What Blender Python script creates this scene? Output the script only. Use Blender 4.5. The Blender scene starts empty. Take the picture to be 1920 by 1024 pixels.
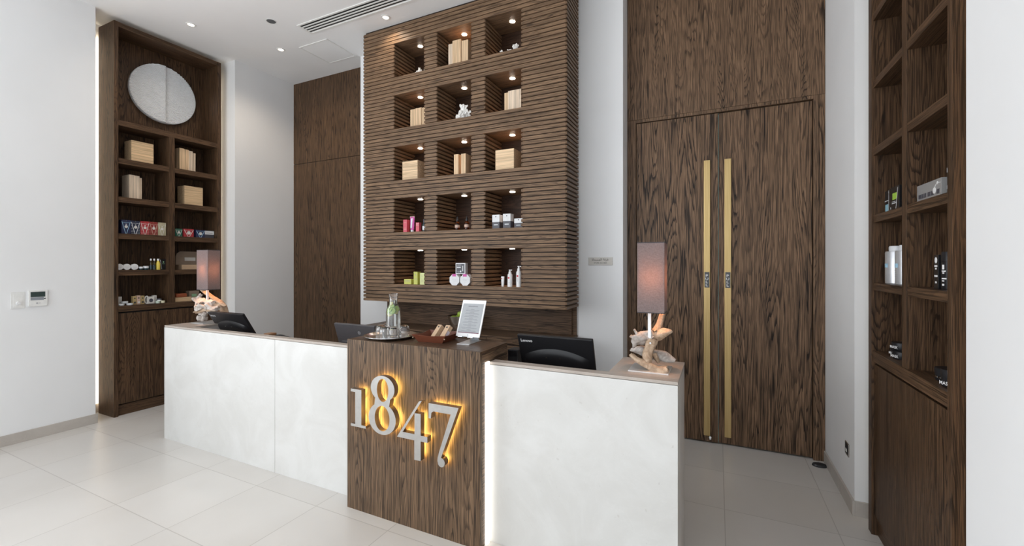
import bpy, bmesh, math, random
from mathutils import Vector, Matrix
R = math.radians
scene = bpy.context.scene
C = scene.collection

# ---------------------------------------------------------------- camera, daylight, exposure
CAM_H = 1.615
cd = bpy.data.cameras.new('camera'); cam = bpy.data.objects.new('camera', cd); C.objects.link(cam)
cd.sensor_width = 36.0; cd.lens = 806.38 / 1920 * 36.0
cd.shift_y = -(512 - 495.66) / 1920
cd.clip_start = 0.05
cam.location = (0, 0, CAM_H); cam.rotation_euler = (R(90), 0, R(25.552))
scene.camera = cam

world = bpy.data.worlds.new('daylight'); scene.world = world; world.use_nodes = True
wb = world.node_tree.nodes['Background']
wb.inputs[0].default_value = (0.86, 0.93, 1.0, 1); wb.inputs[1].default_value = 1.5

def area(name, loc, rot, sx, sy, power, col=(1, 1, 1)):
    d = bpy.data.lights.new(name, 'AREA'); d.shape = 'RECTANGLE'; d.size = sx; d.size_y = sy
    d.energy = power; d.color = col
    o = bpy.data.objects.new(name, d); C.objects.link(o); o.location = loc; o.rotation_euler = rot
    return o
# daylight entering through the tall window wall behind the camera (room opening x -5.3..0.4)
area('window_daylight', (-2.5, -3.45, 1.95), (R(112), 0, 0), 5.4, 3.5, 42, (0.97, 0.985, 1.0))
# and through the window in the left wall, beside the camera
area('side_window_daylight', (-5.66, -1.35, 2.0), (0, R(-122), 0), 3.4, 3.5, 175, (0.97, 0.985, 1.0))

vs = scene.view_settings
vs.view_transform = 'Standard'; vs.look = 'None'; vs.gamma = 1; vs.exposure = 0.12
try: vs.use_curve_mapping = False
except Exception: pass

# ---------------------------------------------------------------- mesh builder
WLOC = {}
class MB:
    def __init__(s): s.v = []; s.f = []; s.m = []; s.sm = []; s.mi = 0; s.smooth = False
    def add(s, vs_, fs_, smooth=None):
        b = len(s.v); s.v += [tuple(v) for v in vs_]
        for f in fs_:
            s.f.append(tuple(i + b for i in f)); s.m.append(s.mi); s.sm.append(s.smooth if smooth is None else smooth)
        return s
    def mat(s, i): s.mi = i; return s
    def box(s, x0, x1, y0, y1, z0, z1, bev=0.0, M=None):
        if x0 > x1: x0, x1 = x1, x0
        if y0 > y1: y0, y1 = y1, y0
        if z0 > z1: z0, z1 = z1, z0
        if bev > 0:
            bm = bmesh.new(); bmesh.ops.create_cube(bm, size=1)
            for v in bm.verts:
                v.co = Vector(((x0 + x1) / 2 + v.co.x * (x1 - x0), (y0 + y1) / 2 + v.co.y * (y1 - y0), (z0 + z1) / 2 + v.co.z * (z1 - z0)))
            bmesh.ops.bevel(bm, geom=bm.edges[:], offset=min(bev, .45 * min(x1 - x0, y1 - y0, z1 - z0)), segments=2, profile=.6, affect='EDGES')
            bm.verts.index_update()
            vv = [v.co.copy() for v in bm.verts]; ff = [[v.index for v in f.verts] for f in bm.faces]; bm.free()
        else:
            vv = [Vector(p) for p in ((x0, y0, z0), (x1, y0, z0), (x1, y1, z0), (x0, y1, z0), (x0, y0, z1), (x1, y0, z1), (x1, y1, z1), (x0, y1, z1))]
            ff = [(3, 2, 1, 0), (4, 5, 6, 7), (0, 1, 5, 4), (1, 2, 6, 5), (2, 3, 7, 6), (3, 0, 4, 7)]
        if M is not None: vv = [M @ v for v in vv]
        return s.add(vv, ff, False)
    def lathe(s, prof, cx=0, cy=0, cz=0, n=28, M=None, close=False, sx=1, sy=1):
        vv = []; ff = []
        for r, z in prof:
            for k in range(n):
                a = 2 * math.pi * k / n
                vv.append(Vector((r * math.cos(a) * sx, r * math.sin(a) * sy, z)))
        np_ = len(prof)
        for i in range(np_ - 1 + (1 if close else 0)):
            j = (i + 1) % np_
            for k in range(n):
                l = (k + 1) % n
                ff.append((i * n + k, i * n + l, j * n + l, j * n + k))
        if not close:
            if prof[0][0] > 1e-6: ff.append(tuple(reversed(range(n))))
            if prof[-1][0] > 1e-6: ff.append(tuple((np_ - 1) * n + k for k in range(n)))
        if M is not None: vv = [M @ v for v in vv]
        return s.add([v + Vector((cx, cy, cz)) for v in vv], ff, True)
    def cyl(s, p0, p1, r, n=16, r1=None):
        p0 = Vector(p0); p1 = Vector(p1); d = p1 - p0; q = d.to_track_quat('Z', 'Y').to_matrix().to_4x4()
        q.translation = p0; L = d.length; r1 = r if r1 is None else r1
        return s.lathe([(0, 0), (r, 0), (r, 0), (r1, L), (r1, L), (0, L)], M=q, n=n)
    def prism(s, poly, P):            # poly: list of 2D points, P(u, v, w) -> 3D, w 0..1
        n = len(poly); vv = [P(u, v, 0) for u, v in poly] + [P(u, v, 1) for u, v in poly]
        ff = [tuple(range(n)), tuple(range(2 * n - 1, n - 1, -1))]
        ff += [(i, (i + 1) % n + 0, (i + 1) % n + n, i + n)[::-1] for i in range(n)]
        return s.add(vv, ff, False)
    def quad(s, a, b, c, d): return s.add([a, b, c, d], [(0, 1, 2, 3)], False)
    def text(s, body, size, o, right, up, align='C', sx=1.0):
        vv, ff, w = glyphs(body)
        o = Vector(o); right = Vector(right).normalized(); up = Vector(up).normalized()
        off = {'C': -w / 2, 'L': 0, 'R': -w}[align]
        return s.add([o + right * ((x + off) * size * sx) + up * (y * size) for x, y in vv], ff, False)
    def build(s, name, mats, parent=None, label=None, tag=None, stuff=False):
        me = bpy.data.meshes.new(name)
        off = Vector(WLOC.get(parent, (0, 0, 0))) if parent else Vector((0, 0, 0))
        me.from_pydata([Vector(v) - off for v in s.v], [], s.f)
        if not isinstance(mats, (list, tuple)): mats = [mats]
        for m in mats: me.materials.append(m)
        for p, mi, sm in zip(me.polygons, s.m, s.sm): p.material_index = mi; p.use_smooth = sm
        bm = bmesh.new(); bm.from_mesh(me)
        bmesh.ops.remove_doubles(bm, verts=bm.verts[:], dist=1e-6)
        bmesh.ops.recalc_face_normals(bm, faces=bm.faces[:])
        for e in bm.edges:
            if len(e.link_faces) == 2 and e.calc_face_angle(0) > R(70 if name.startswith('drift') else 35): e.smooth = False
        bm.to_mesh(me); bm.free()
        o = bpy.data.objects.new(name, me); C.objects.link(o)
        if parent: o.parent = parent
        WLOC[o] = tuple(off)
        if label: o['label'] = label
        if tag: settag(o, *tag)
        return o

_gl = {}
def glyphs(body):
    if body in _gl: return _gl[body]
    cu = bpy.data.curves.new('lettering', 'FONT'); cu.body = body; cu.size = 1; cu.resolution_u = 3; cu.offset = 0.012
    o = bpy.data.objects.new('lettering', cu); C.objects.link(o)
    dg = bpy.context.evaluated_depsgraph_get(); dg.update()
    me = o.evaluated_get(dg).to_mesh()
    vv = [(v.co.x, v.co.y) for v in me.vertices]; ff = [tuple(p.vertices) for p in me.polygons]
    o.evaluated_get(dg).to_mesh_clear()
    bpy.data.objects.remove(o); bpy.data.curves.remove(cu)
    mn = min((x for x, y in vv), default=0); w = max((x for x, y in vv), default=0) - mn
    _gl[body] = ([(x - mn, y) for x, y in vv], ff, w)
    return _gl[body]

def settag(o, label, cat, group=None):
    o['label'] = label; o['category'] = cat
    if group: o['group'] = group
def thing(name, label, cat, loc, group=None):
    o = bpy.data.objects.new(name, None); C.objects.link(o); o.location = loc
    o.empty_display_size = .05; WLOC[o] = tuple(loc); settag(o, label, cat, group)
    return o
def struct(name, mb, mats, parent=None):
    o = mb.build(name, mats, parent)
    if parent is None: o['kind'] = 'structure'
    return o
def B(x0, x1, y0, y1, z0, z1, bev=0.0): return MB().box(x0, x1, y0, y1, z0, z1, bev)

# ---------------------------------------------------------------- materials
class NT:
    def __init__(s, name):
        s.m = bpy.data.materials.new(name); s.m.use_nodes = True; s.t = s.m.node_tree; s.n = s.t.nodes; s.b = s.n['Principled BSDF']
    def new(s, typ, **kw):
        n = s.n.new(typ)
        for k, v in kw.items(): setattr(n, k, v)
        return n
    def lk(s, a, b): s.t.links.new(a, b)
    def put(s, sock, v):
        if hasattr(v, 'is_linked'): s.lk(v, sock)
        else: sock.default_value = v
    def math(s, op, a, b=0.0, c=None, clamp=False):
        n = s.new('ShaderNodeMath', operation=op, use_clamp=clamp); s.put(n.inputs[0], a); s.put(n.inputs[1], b)
        if c is not None: s.put(n.inputs[2], c)
        return n.outputs[0]
    def comb(s, x, y, z):
        n = s.new('ShaderNodeCombineXYZ'); s.put(n.inputs[0], x); s.put(n.inputs[1], y); s.put(n.inputs[2], z); return n.outputs[0]
    def noise(s, vec, w=None, detail=2.0, rough=.5, scale=1.0, dist=0.0):
        n = s.new('ShaderNodeTexNoise', noise_dimensions='4D' if w is not None else '3D'); s.lk(vec, n.inputs['Vector'])
        if w is not None: s.put(n.inputs['W'], w)
        n.inputs['Scale'].default_value = scale; n.inputs['Detail'].default_value = detail; n.inputs['Roughness'].default_value = rough
        n.inputs['Distortion'].default_value = dist
        return n.outputs['Fac']
    def rng(s, v, a, b, c=0.0, d=1.0, smooth=True):
        n = s.new('ShaderNodeMapRange', interpolation_type='SMOOTHSTEP' if smooth else 'LINEAR'); s.put(n.inputs[0], v)
        n.inputs[1].default_value = a; n.inputs[2].default_value = b; n.inputs[3].default_value = c; n.inputs[4].default_value = d
        return n.outputs[0]
    def mix(s, f, a, b, blend='MIX'):
        n = s.new('ShaderNodeMix', data_type='RGBA', blend_type=blend); s.put(n.inputs[0], f)
        for i, v in ((6, a), (7, b)):
            if hasattr(v, 'is_linked'): s.lk(v, n.inputs[i])
            else: n.inputs[i].default_value = tuple(v) + ((1,) if len(v) == 3 else ())
        return n.outputs[2]
    def bump(s, h, strength=.2, dist=.002):
        n = s.new('ShaderNodeBump'); n.inputs['Strength'].default_value = strength; n.inputs['Distance'].default_value = dist
        s.lk(h, n.inputs['Height']); s.lk(n.outputs[0], s.b.inputs['Normal'])
    def obj(s):
        t = s.new('ShaderNodeTexCoord'); x = s.new('ShaderNodeSeparateXYZ'); s.lk(t.outputs['Object'], x.inputs[0]); return x.outputs, t.outputs['Object']

def plain(name, col, rough=.5, metal=0.0, emit=None, es=0.0, coat=0.0, spec=.5):
    t = NT(name); b = t.b
    # fine procedural unevenness of the surface
    tc = t.new('ShaderNodeTexCoord'); f = t.noise(tc.outputs['Object'], detail=2, scale=40)
    k = t.rng(f, .3, .7, .96, 1.04, False)
    c = t.mix(1.0, (col[0], col[1], col[2]), t.comb(k, k, k), 'MULTIPLY')
    t.lk(c, b.inputs['Base Color'])
    b.inputs['Roughness'].default_value = rough; b.inputs['Metallic'].default_value = metal
    b.inputs['Specular IOR Level'].default_value = spec
    if coat: b.inputs['Coat Weight'].default_value = coat
    if emit: b.inputs['Emission Color'].default_value = (*emit, 1); b.inputs['Emission Strength'].default_value = es
    return t.m

def oak(name, axis='Z', ff=34, fg=2.0, ft=.585, w=.21, light=(.225, .150, .106), dark=(.030, .020, .015), rings=17.0, amt=.8, pore=.62, rough=.42, strip='XY', seed=0.0, cross=1.0, stretch=1.0):
    t = NT(name); o, _ = t.obj()
    light = (light[0], light[1] * .975, light[2] * .86) if light[0] < .4 else light; dark = (dark[0] * .9, dark[1] * .85, dark[2] * .78) if light[0] < .4 else dark
    a, b, g = {'Z': (o[0], o[1], o[2]), 'X': (o[2], o[1], o[0]), 'Y': (o[0], o[2], o[1])}[axis]
    ssum = t.math('ADD', a, t.math('MULTIPLY', b, .83))
    sid = t.math('FLOOR', t.math('DIVIDE', ssum, w))
    W = t.math('MULTIPLY_ADD', sid, 1.37, seed)
    aw = t.math('MULTIPLY', a, 5.0 * cross); bw = t.math('MULTIPLY', b, 5.0 * cross); gw = t.math('MULTIPLY', g, .40 * stretch)
    n1 = t.noise(t.comb(aw, bw, gw), W, detail=1.8, rough=.45, dist=.2)
    # growth rings: contour bands of a stretched field, dark early wood on one side of every band
    wob = t.noise(t.comb(t.math('MULTIPLY', a, 60), t.math('MULTIPLY', b, 60), t.math('MULTIPLY', g, 2.2)), W, detail=2.0, rough=.55)
    saw = t.math('FRACT', t.math('MULTIPLY_ADD', n1, rings * 3.4, t.math('MULTIPLY', wob, 1.3)))
    ring = t.math('MAXIMUM', t.rng(saw, .06, .40, 1.0, 0.0), t.rng(saw, .95, 1.0, 0.0, 1.0))
    big = t.noise(t.comb(t.math('MULTIPLY', a, 8 * cross), t.math('MULTIPLY', b, 8 * cross), t.math('MULTIPLY', g, .8)), W, detail=1.0)
    ringamt = t.math('MULTIPLY', ring, t.rng(big, .34, .66, .30, 1.0))
    # the darkest flames, few and wide
    fl_ = t.math('MULTIPLY', t.rng(t.noise(t.comb(t.math('MULTIPLY', a, ff), t.math('MULTIPLY', b, ff), t.math('MULTIPLY', g, fg)), W, detail=1.5), ft, ft + .06, 0.0, 1.0), t.rng(ring, .3, .9, .35, 1.0))
    # pores: short hairlines along the grain
    pores = t.noise(t.comb(t.math('MULTIPLY', a, 250), t.math('MULTIPLY', b, 250), t.math('MULTIPLY', g, 5.0)), detail=1.0, rough=.6)
    pr_ = t.rng(pores, .50, .57, 0.0, 1.0)
    fine = t.noise(t.comb(t.math('MULTIPLY', a, 150), t.math('MULTIPLY', b, 150), t.math('MULTIPLY', g, 1.6)), W, detail=2.0, rough=.6)
    tone = t.rng(fine, .32, .68, .66, 1.34, False)
    col = t.mix(t.math('MULTIPLY', ringamt, amt), light, dark)
    col = t.mix(t.math('MULTIPLY', pr_, pore), col, dark)
    col = t.mix(t.math('MULTIPLY', fl_, amt), col, dark)
    col = t.mix(1.0, col, t.comb(tone, tone, tone), 'MULTIPLY')
    t.lk(col, t.b.inputs['Base Color'])
    t.b.inputs['Roughness'].default_value = rough
    t.b.inputs['Specular IOR Level'].default_value = .22
    t.bump(t.math('ADD', t.math('MULTIPLY', pr_, -1.0), t.math('MULTIPLY', ringamt, -.6)), .25, .0012)
    return t.m

M = {}
M['oak_v'] = oak('dark oak veneer upright grain', 'Z', light=(.205, .128, .086), dark=(.020, .013, .009), ff=24, fg=1.5, ft=.58, cross=.85)
M['oak_door'] = oak('dark oak door veneer', 'Z', w=.17, light=(.215, .134, .090), dark=(.016, .010, .007), rings=11, amt=.95, ff=22, fg=1.5, ft=.57, cross=.8, seed=3.1, stretch=.8)
M['oak_cab'] = oak('dark oak cabinet', 'Z', w=.30, light=(.108, .062, .038), dark=(.016, .010, .007), rings=18, seed=7.7)
M['oak_cab_h'] = oak('dark oak shelf', 'Y', w=.30, light=(.115, .067, .042), dark=(.018, .011, .008), rings=14, seed=9.2, amt=.55)
M['oak_panel'] = oak('dark oak wall panel', 'Z', w=.19, light=(.125, .074, .045), dark=(.020, .012, .008), rings=12, seed=13.0, amt=.8)
M['oak_podium'] = oak('brown oak podium', 'Z', w=.26, light=(.165, .106, .071), dark=(.018, .012, .009), rings=15, seed=4.4, amt=.75)
M['oak_podium_y'] = oak('brown oak podium side', 'Y', w=.26, light=(.20, .128, .087), dark=(.024, .016, .011), rings=15, seed=4.9, amt=.75)
M['oak_slat_y'] = oak('dark oak slat return', 'Y', w=.0402, light=(.20, .125, .082), dark=(.030, .019, .013), rings=9, seed=2.9, amt=.6, cross=1.6, pore=.45)
M['oak_slat'] = oak('dark oak slat', 'X', w=.0402, light=(.235, .150, .100), dark=(.034, .021, .015), rings=9, seed=1.9, amt=.6, cross=1.6, pore=.45)
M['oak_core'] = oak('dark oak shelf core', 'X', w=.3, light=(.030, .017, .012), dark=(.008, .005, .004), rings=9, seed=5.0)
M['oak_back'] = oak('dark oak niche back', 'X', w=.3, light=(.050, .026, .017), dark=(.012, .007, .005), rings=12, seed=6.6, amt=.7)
M['oak_counter'] = oak('dark oak counter', 'X', w=.3, light=(.165, .103, .070), dark=(.032, .020, .014), rings=12, seed=6.1, amt=.7)
M['pine'] = oak('pale wood', 'Z', w=.5, light=(.72, .52, .33), dark=(.52, .35, .20), rings=8, amt=.5, pore=.25, rough=.5, seed=2.0)
M['pine_h'] = oak('pale wood long grain', 'Y', w=.5, light=(.74, .53, .32), dark=(.55, .37, .20), rings=8, amt=.5, pore=.25, rough=.5, seed=8.0)
M['pine_x'] = oak('pale wood cross grain', 'X', w=.5, light=(.76, .56, .36), dark=(.58, .40, .23), rings=8, amt=.5, pore=.25, rough=.5, seed=8.5)
M['pine_pale'] = oak('whitened wood', 'Z', w=.5, light=(.74, .60, .46), dark=(.58, .45, .33), rings=8, amt=.45, pore=.25, rough=.5, seed=5.5)

def wall_mat(name, col, rough=.75):
    t = NT(name); o, v = t.obj()
    f = t.noise(v, detail=3, scale=1.3); k = t.rng(f, .3, .7, .975, 1.02, False)
    t.lk(t.mix(1.0, col, t.comb(k, k, k), 'MULTIPLY'), t.b.inputs['Base Color'])
    t.b.inputs['Roughness'].default_value = rough
    g = t.noise(v, detail=2, scale=220); t.bump(g, .05, .0005)
    return t.m
M['wall'] = wall_mat('white painted plaster', (.86, .865, .87))
M['ceil'] = wall_mat('white ceiling paint', (.87, .87, .87), .85)

def floor_mat():
    t = NT('pale porcelain tiles'); o, v = t.obj()
    def line(c, off, pitch, hw):
        u = t.math('DIVIDE', t.math('SUBTRACT', c, off), pitch)
        d = t.math('ABSOLUTE', t.math('SUBTRACT', t.math('FRACT', t.math('ADD', u, .5)), .5))
        return t.rng(t.math('MULTIPLY', d, pitch), hw * .6, hw * 1.5, 1.0, 0.0), t.math('FLOOR', u)
    lx, ix = line(o[0], .041, .615, .0022); ly, iy = line(o[1], 1.459, .5675, .0022)
    grout = t.math('MAXIMUM', lx, ly)
    wn = t.new('ShaderNodeTexWhiteNoise', noise_dimensions='2D'); t.lk(t.comb(ix, iy, 0), wn.inputs['Vector'])
    cl = t.noise(v, t.math('MULTIPLY', wn.outputs['Value'], 9.0), detail=3, rough=.5, scale=1.4)
    col = t.mix(t.rng(cl, .3, .7), (.62, .59, .552), (.665, .638, .605))
    k = t.math('MULTIPLY_ADD', wn.outputs['Value'], .05, .975)
    col = t.mix(1.0, col, t.comb(k, k, k), 'MULTIPLY')
    col = t.mix(t.math('MULTIPLY', grout, .55), col, (.33, .30, .27))
    t.lk(col, t.b.inputs['Base Color'])
    t.b.inputs['Roughness'].default_value = .3
    t.bump(t.math('MULTIPLY', grout, -1.0), .3, .001)
    return t.m
M['floor'] = floor_mat()

def stone(name, ca, cb, rough=.38):
    t = NT(name); o, v = t.obj()
    f = t.noise(v, detail=5, rough=.6, scale=3.0, dist=.8)
    vv = t.noise(v, detail=6, rough=.7, scale=2.1, dist=2.0)
    vein = t.rng(t.math('ABSOLUTE', t.math('SUBTRACT', vv, .5)), 0.0, .012, 1.0, 0.0)
    sp = t.rng(t.noise(v, detail=1, scale=38), .74, .80, 0, 1)
    col = t.mix(t.rng(f, .3, .7), ca, cb)
    col = t.mix(t.math('MULTIPLY', vein, .05), col, (.92, .92, .90))
    col = t.mix(t.math('MULTIPLY', sp, .3), col, (.45, .42, .38))
    t.lk(col, t.b.inputs['Base Color']); t.b.inputs['Roughness'].default_value = rough
    return t.m
M['stone'] = stone('cream stone cladding', (.62, .61, .585), (.69, .685, .665))
M['stone_top_shaded'] = stone('stone slab with painted reflection tone', (.40, .345, .30), (.48, .42, .37), .4)  # same pale stone, wood reflection and dimmer light painted into its colour
M['stone_side_shaded'] = stone('stone return with painted shade', (.52, .49, .46), (.60, .57, .54), .45)  # same stone again, colour darkened for the side turned from the light
M['skirting'] = stone('beige stone skirting', (.47, .43, .39), (.55, .51, .465), .45)
M['steel'] = plain('brushed steel', (.44, .43, .415), .40, 1.0)
M['plate'] = plain('satin steel plate', (.80, .80, .80), .42, .8)
M['steel_side'] = plain('dark steel return', (.42, .39, .36), .28, 1.0)
M['chrome'] = plain('polished steel', (.78, .78, .78), .1, 1.0)
def brass():
    t = NT('brushed brass'); o, v = t.obj()
    f = t.noise(t.comb(t.math('MULTIPLY', o[0], 400), t.math('MULTIPLY', o[1], 400), t.math('MULTIPLY', o[2], 3)), detail=2)
    col = t.mix(t.rng(f, .3, .7), (.47, .33, .14), (.60, .44, .21)); t.lk(col, t.b.inputs['Base Color'])
    t.b.inputs['Metallic'].default_value = .85; t.b.inputs['Roughness'].default_value = .42
    return t.m
M['brass'] = brass()
M['black'] = plain('black plastic', (.012, .012, .014), .38)
M['black_matt'] = plain('matt black', (.02, .02, .022), .6)
M['screen'] = plain('dark screen', (.01, .01, .012), .08)
M['grey_plastic'] = plain('dark grey plastic', (.10, .095, .10), .3)
M['white_plastic'] = plain('white plastic', (.82, .82, .80), .35)
M['silver'] = plain('silver print', (.75, .76, .78), .35)
M['text_white'] = plain('white print', (.85, .85, .85), .6)
M['text_dark'] = plain('dark print', (.06, .055, .05), .6)
M['slot'] = plain('dark slot', (.015, .015, .015), .7)
M['grille'] = plain('grey grille', (.10, .105, .11), .6)
M['lcd'] = plain('dark green display', (.035, .055, .052), .2)
M['lcd_grey'] = plain('grey display strip', (.28, .30, .33), .3)
M['sign'] = plain('brushed metal plaque', (.50, .47, .43), .45, .25)
def emis(name, col, s):
    m = plain(name, (.8, .8, .8), .5, emit=col, es=s); return m
M['led_white'] = emis('warm white light strip', (1.0, .84, .62), 6)
M['led_gap'] = emis('bright warm light strip', (1.0, .84, .62), 22)
M['led_top'] = emis('soft warm light strip', (1.0, .82, .58), 2.2)
M['led_strip'] = emis('white light strip', (1.0, .95, .86), 2.4)
M['led_gold'] = emis('golden light', (1.0, .66, .18), 24)
M['lamp_disc'] = emis('lit lamp', (1.0, .88, .74), 30)
M['lamp_disc_c'] = emis('lit ceiling lamp', (1.0, .86, .68), 5)
M['bulb'] = emis('lit bulb', (1.0, .60, .32), 8)
def glass(name, col=(1, 1, 1), ior=1.45, rough=0.0):
    t = NT(name); b = t.b; b.inputs['Base Color'].default_value = (*col, 1); b.inputs['Transmission Weight'].default_value = 1
    b.inputs['IOR'].default_value = ior; b.inputs['Roughness'].default_value = rough; return t.m
M['glass'] = glass('clear glass'); M['water'] = glass('water', (.97, 1, .98), 1.33)
M['glass_amber'] = glass('amber glass', (.75, .30, .10)); M['glass_yellow'] = glass('yellow oil bottle', (.85, .66, .20))
M['clear'] = glass('clear plastic', (.62, .61, .60), 1.3, .25)
M['clear'].node_tree.nodes['Principled BSDF'].inputs['Transmission Weight'].default_value = .55
def fabric():
    t = NT('woven taupe lampshade'); o, v = t.obj()
    wa = t.noise(t.comb(t.math('MULTIPLY', o[0], 90), t.math('MULTIPLY', o[1], 90), t.math('MULTIPLY', o[2], 900)), detail=1)
    wb_ = t.noise(t.comb(t.math('MULTIPLY', o[0], 900), t.math('MULTIPLY', o[1], 900), t.math('MULTIPLY', o[2], 90)), detail=1)
    k = t.rng(t.math('ADD', wa, wb_), .7, 1.3, .78, 1.18, False)
    col = t.mix(1.0, (.30, .245, .24), t.comb(k, k, k), 'MULTIPLY')
    d = t.new('ShaderNodeBsdfDiffuse'); tr = t.new('ShaderNodeBsdfTranslucent'); mx = t.new('ShaderNodeMixShader')
    t.lk(col, d.inputs[0]); t.lk(col, tr.inputs[0]); mx.inputs[0].default_value = .35
    t.lk(d.outputs[0], mx.inputs[1]); t.lk(tr.outputs[0], mx.inputs[2]); t.lk(mx.outputs[0], t.n['Material Output'].inputs[0])
    return t.m
M['shade'] = fabric()
M['shade_trim'] = plain('dark shade edge', (.05, .045, .05), .7)
def drift(name, ca, cb, cc):
    t = NT(name); o, v = t.obj()
    f = t.noise(v, detail=5, rough=.65, scale=26, dist=1.5); g = t.noise(v, detail=3, scale=9)
    col = t.mix(t.rng(f, .35, .65), cb, ca); col = t.mix(t.rng(g, .58, .72, 0, .7), col, cc)
    t.lk(col, t.b.inputs['Base Color']); t.b.inputs['Roughness'].default_value = .8; t.bump(f, .6, .004)
    return t.m
M['drift'] = drift('tan driftwood', (.56, .42, .30), (.38, .26, .17), (.22, .14, .09))
M['drift_grey'] = drift('grey driftwood', (.55, .50, .46), (.36, .32, .29), (.16, .13, .11))
M['drift_white'] = drift('bleached driftwood', (.68, .64, .60), (.45, .38, .33), (.22, .15, .11))
M['leather'] = plain('brown leather', (.155, .045, .022), .42)
M['kraft'] = plain('kraft cardboard', (.52, .36, .23), .7)
M['card_brown'] = plain('brown cardboard', (.30, .225, .165), .75)
M['coral'] = plain('white coral', (.86, .85, .82), .7)
M['disc'] = plain('white pleated disc', (.93, .945, .96), .5)
def P(n, c, r=.45): M[n] = plain(n, c, r)
P('navy card', (.022, .03, .085)); P('dark navy card', (.015, .022, .05)); P('red card', (.42, .035, .045)); P('maroon card', (.26, .035, .03))
P('khaki card', (.46, .41, .27)); P('green card', (.02, .13, .085)); P('cream card', (.72, .70, .66)); P('pink card', (.62, .09, .13))
P('lime card', (.56, .58, .12)); P('pale lime card', (.66, .70, .32)); P('charcoal card', (.07, .07, .085)); P('white card', (.78, .79, .80))
P('gold card', (.42, .31, .14)); P('blush card', (.60, .42, .33)); P('magenta card', (.60, .08, .36)); P('lime print', (.38, .62, .08))
P('sky print', (.38, .62, .78)); P('rust pack', (.35, .09, .035)); P('mint wax', (.62, .72, .62)); P('cream wax', (.74, .70, .50)); P('grey tin', (.55, .56, .56), .3)
P('green print', (.30, .50, .30)); P('black card', (.012, .012, .013), .3); P('red print', (.62, .03, .06)); P('cucumber skin', (.10, .30, .03)); P('cucumber flesh', (.52, .72, .20))
P('lemon', (.80, .62, .10)); P('apple green', (.32, .46, .05), .3); P('lotion white', (.84, .84, .84), .25); M['bottle silver'] = plain('silver bottle', (.66, .68, .71), .34, .65); P('tan plastic', (.34, .17, .08))
P('blue print', (.30, .55, .66)); P('dark bottle', (.03, .05, .055), .15); P('cap grey', (.62, .64, .66), .25)

# ---------------------------------------------------------------- the setting
ZC = 4.235
LX, RX = -5.71, .795                     # inner faces of the side walls
struct('floor', B(-6.5, 1.6, -3.6, 4.6, -.1, 0), M['floor'])
struct('ceiling', B(-6.5, 1.6, -3.6, 4.6, ZC, ZC + .12), M['ceil'])
w = MB()
w.box(-6.35, LX, .5, 2.12, 0, ZC); w.box(-6.35, LX, -3.6, -3.2, 0, ZC)                  # wall up to the cabinet recess, with a window opening
w.box(-6.35, LX, -3.2, .5, 0, .12); w.box(-6.35, LX, -3.2, .5, 3.75, ZC)
w.box(-6.35, -6.11, 2.12, 3.44, 0, ZC)               # back of the recess
w.box(-6.35, -5.58, 3.44, 4.42, 0, ZC)               # pier beyond the cabinet
struct('wall_left', w, M['wall'])
w = MB()
w.box(RX, 1.45, -3.6, 2.07, 0, ZC); w.box(1.22, 1.45, 2.07, 3.449, 0, ZC); w.box(RX, 1.45, 3.449, 4.5, 0, ZC)
struct('wall_right', w, M['wall'])
w = MB()
w.box(-4.063, -.797, 4.07, 4.5, 0, ZC)               # white wall behind the slatted shelf
w.box(-5.58, -4.063, 4.32, 4.5, 0, ZC); w.box(-.797, RX, 4.36, 4.5, 0, ZC)
struct('wall_back', w, M['wall'])
w = MB()
w.box(-6.35, -5.3, -3.75, -3.6, 0, ZC); w.box(.4, 1.45, -3.75, -3.6, 0, ZC); w.box(-5.3, .4, -3.75, -3.6, 3.75, ZC); w.box(-5.3, .4, -3.75, -3.6, 0, .12)
struct('wall_front', w, M['wall'])
w = MB()
for x in (-5.3, -3.4, -1.5, .34): w.box(x, x + .06, -3.72, -3.64, .12, 3.75)
w.box(-5.3, .4, -3.72, -3.64, .12, .18); w.box(-5.3, .4, -3.72, -3.64, 3.69, 3.75)
struct('window_1', w, M['grey_plastic'])
w = MB()
for y in (-3.2, -1.38, .44): w.box(-6.0, -5.92, y, y + .06, .12, 3.75)
w.box(-6.0, -5.92, -3.2, .5, .12, .18); w.box(-6.0, -5.92, -3.2, .5, 3.69, 3.75)
struct('window_2', w, M['grey_plastic'])
# skirting
w = MB(); w.box(LX, LX + .014, -3.6, 2.12, 0, .095, .002); w.box(-6.1, LX + .014, 2.12, 2.134, 0, .095, .002); w.box(-6.11, -6.096, 2.134, 3.44, 0, .095)
w.box(-6.096, -5.566, 3.426, 3.44, 0, .095); w.box(-5.58, -5.566, 3.44, 4.285, 0, .095)
struct('baseboard_left', w, M['skirting'])
w = MB(); w.box(RX - .014, RX, -3.6, 2.07, 0, .095, .002); w.box(RX - .014, RX, 3.435, 4.262, 0, .095, .002); w.box(RX, 1.2, 3.435, 3.449, 0, .095, .002)
struct('baseboard_right', w, M['skirting'])
# wood wall panel at the far left end of the back wall
w = MB(); w.box(-5.578, -4.065, 4.285, 4.318, 0, 3.062, .003); w.box(-5.578, -4.065, 4.285, 4.318, 3.068, ZC - .001, .003)
struct('trim_1', w, M['oak_panel'])
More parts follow.
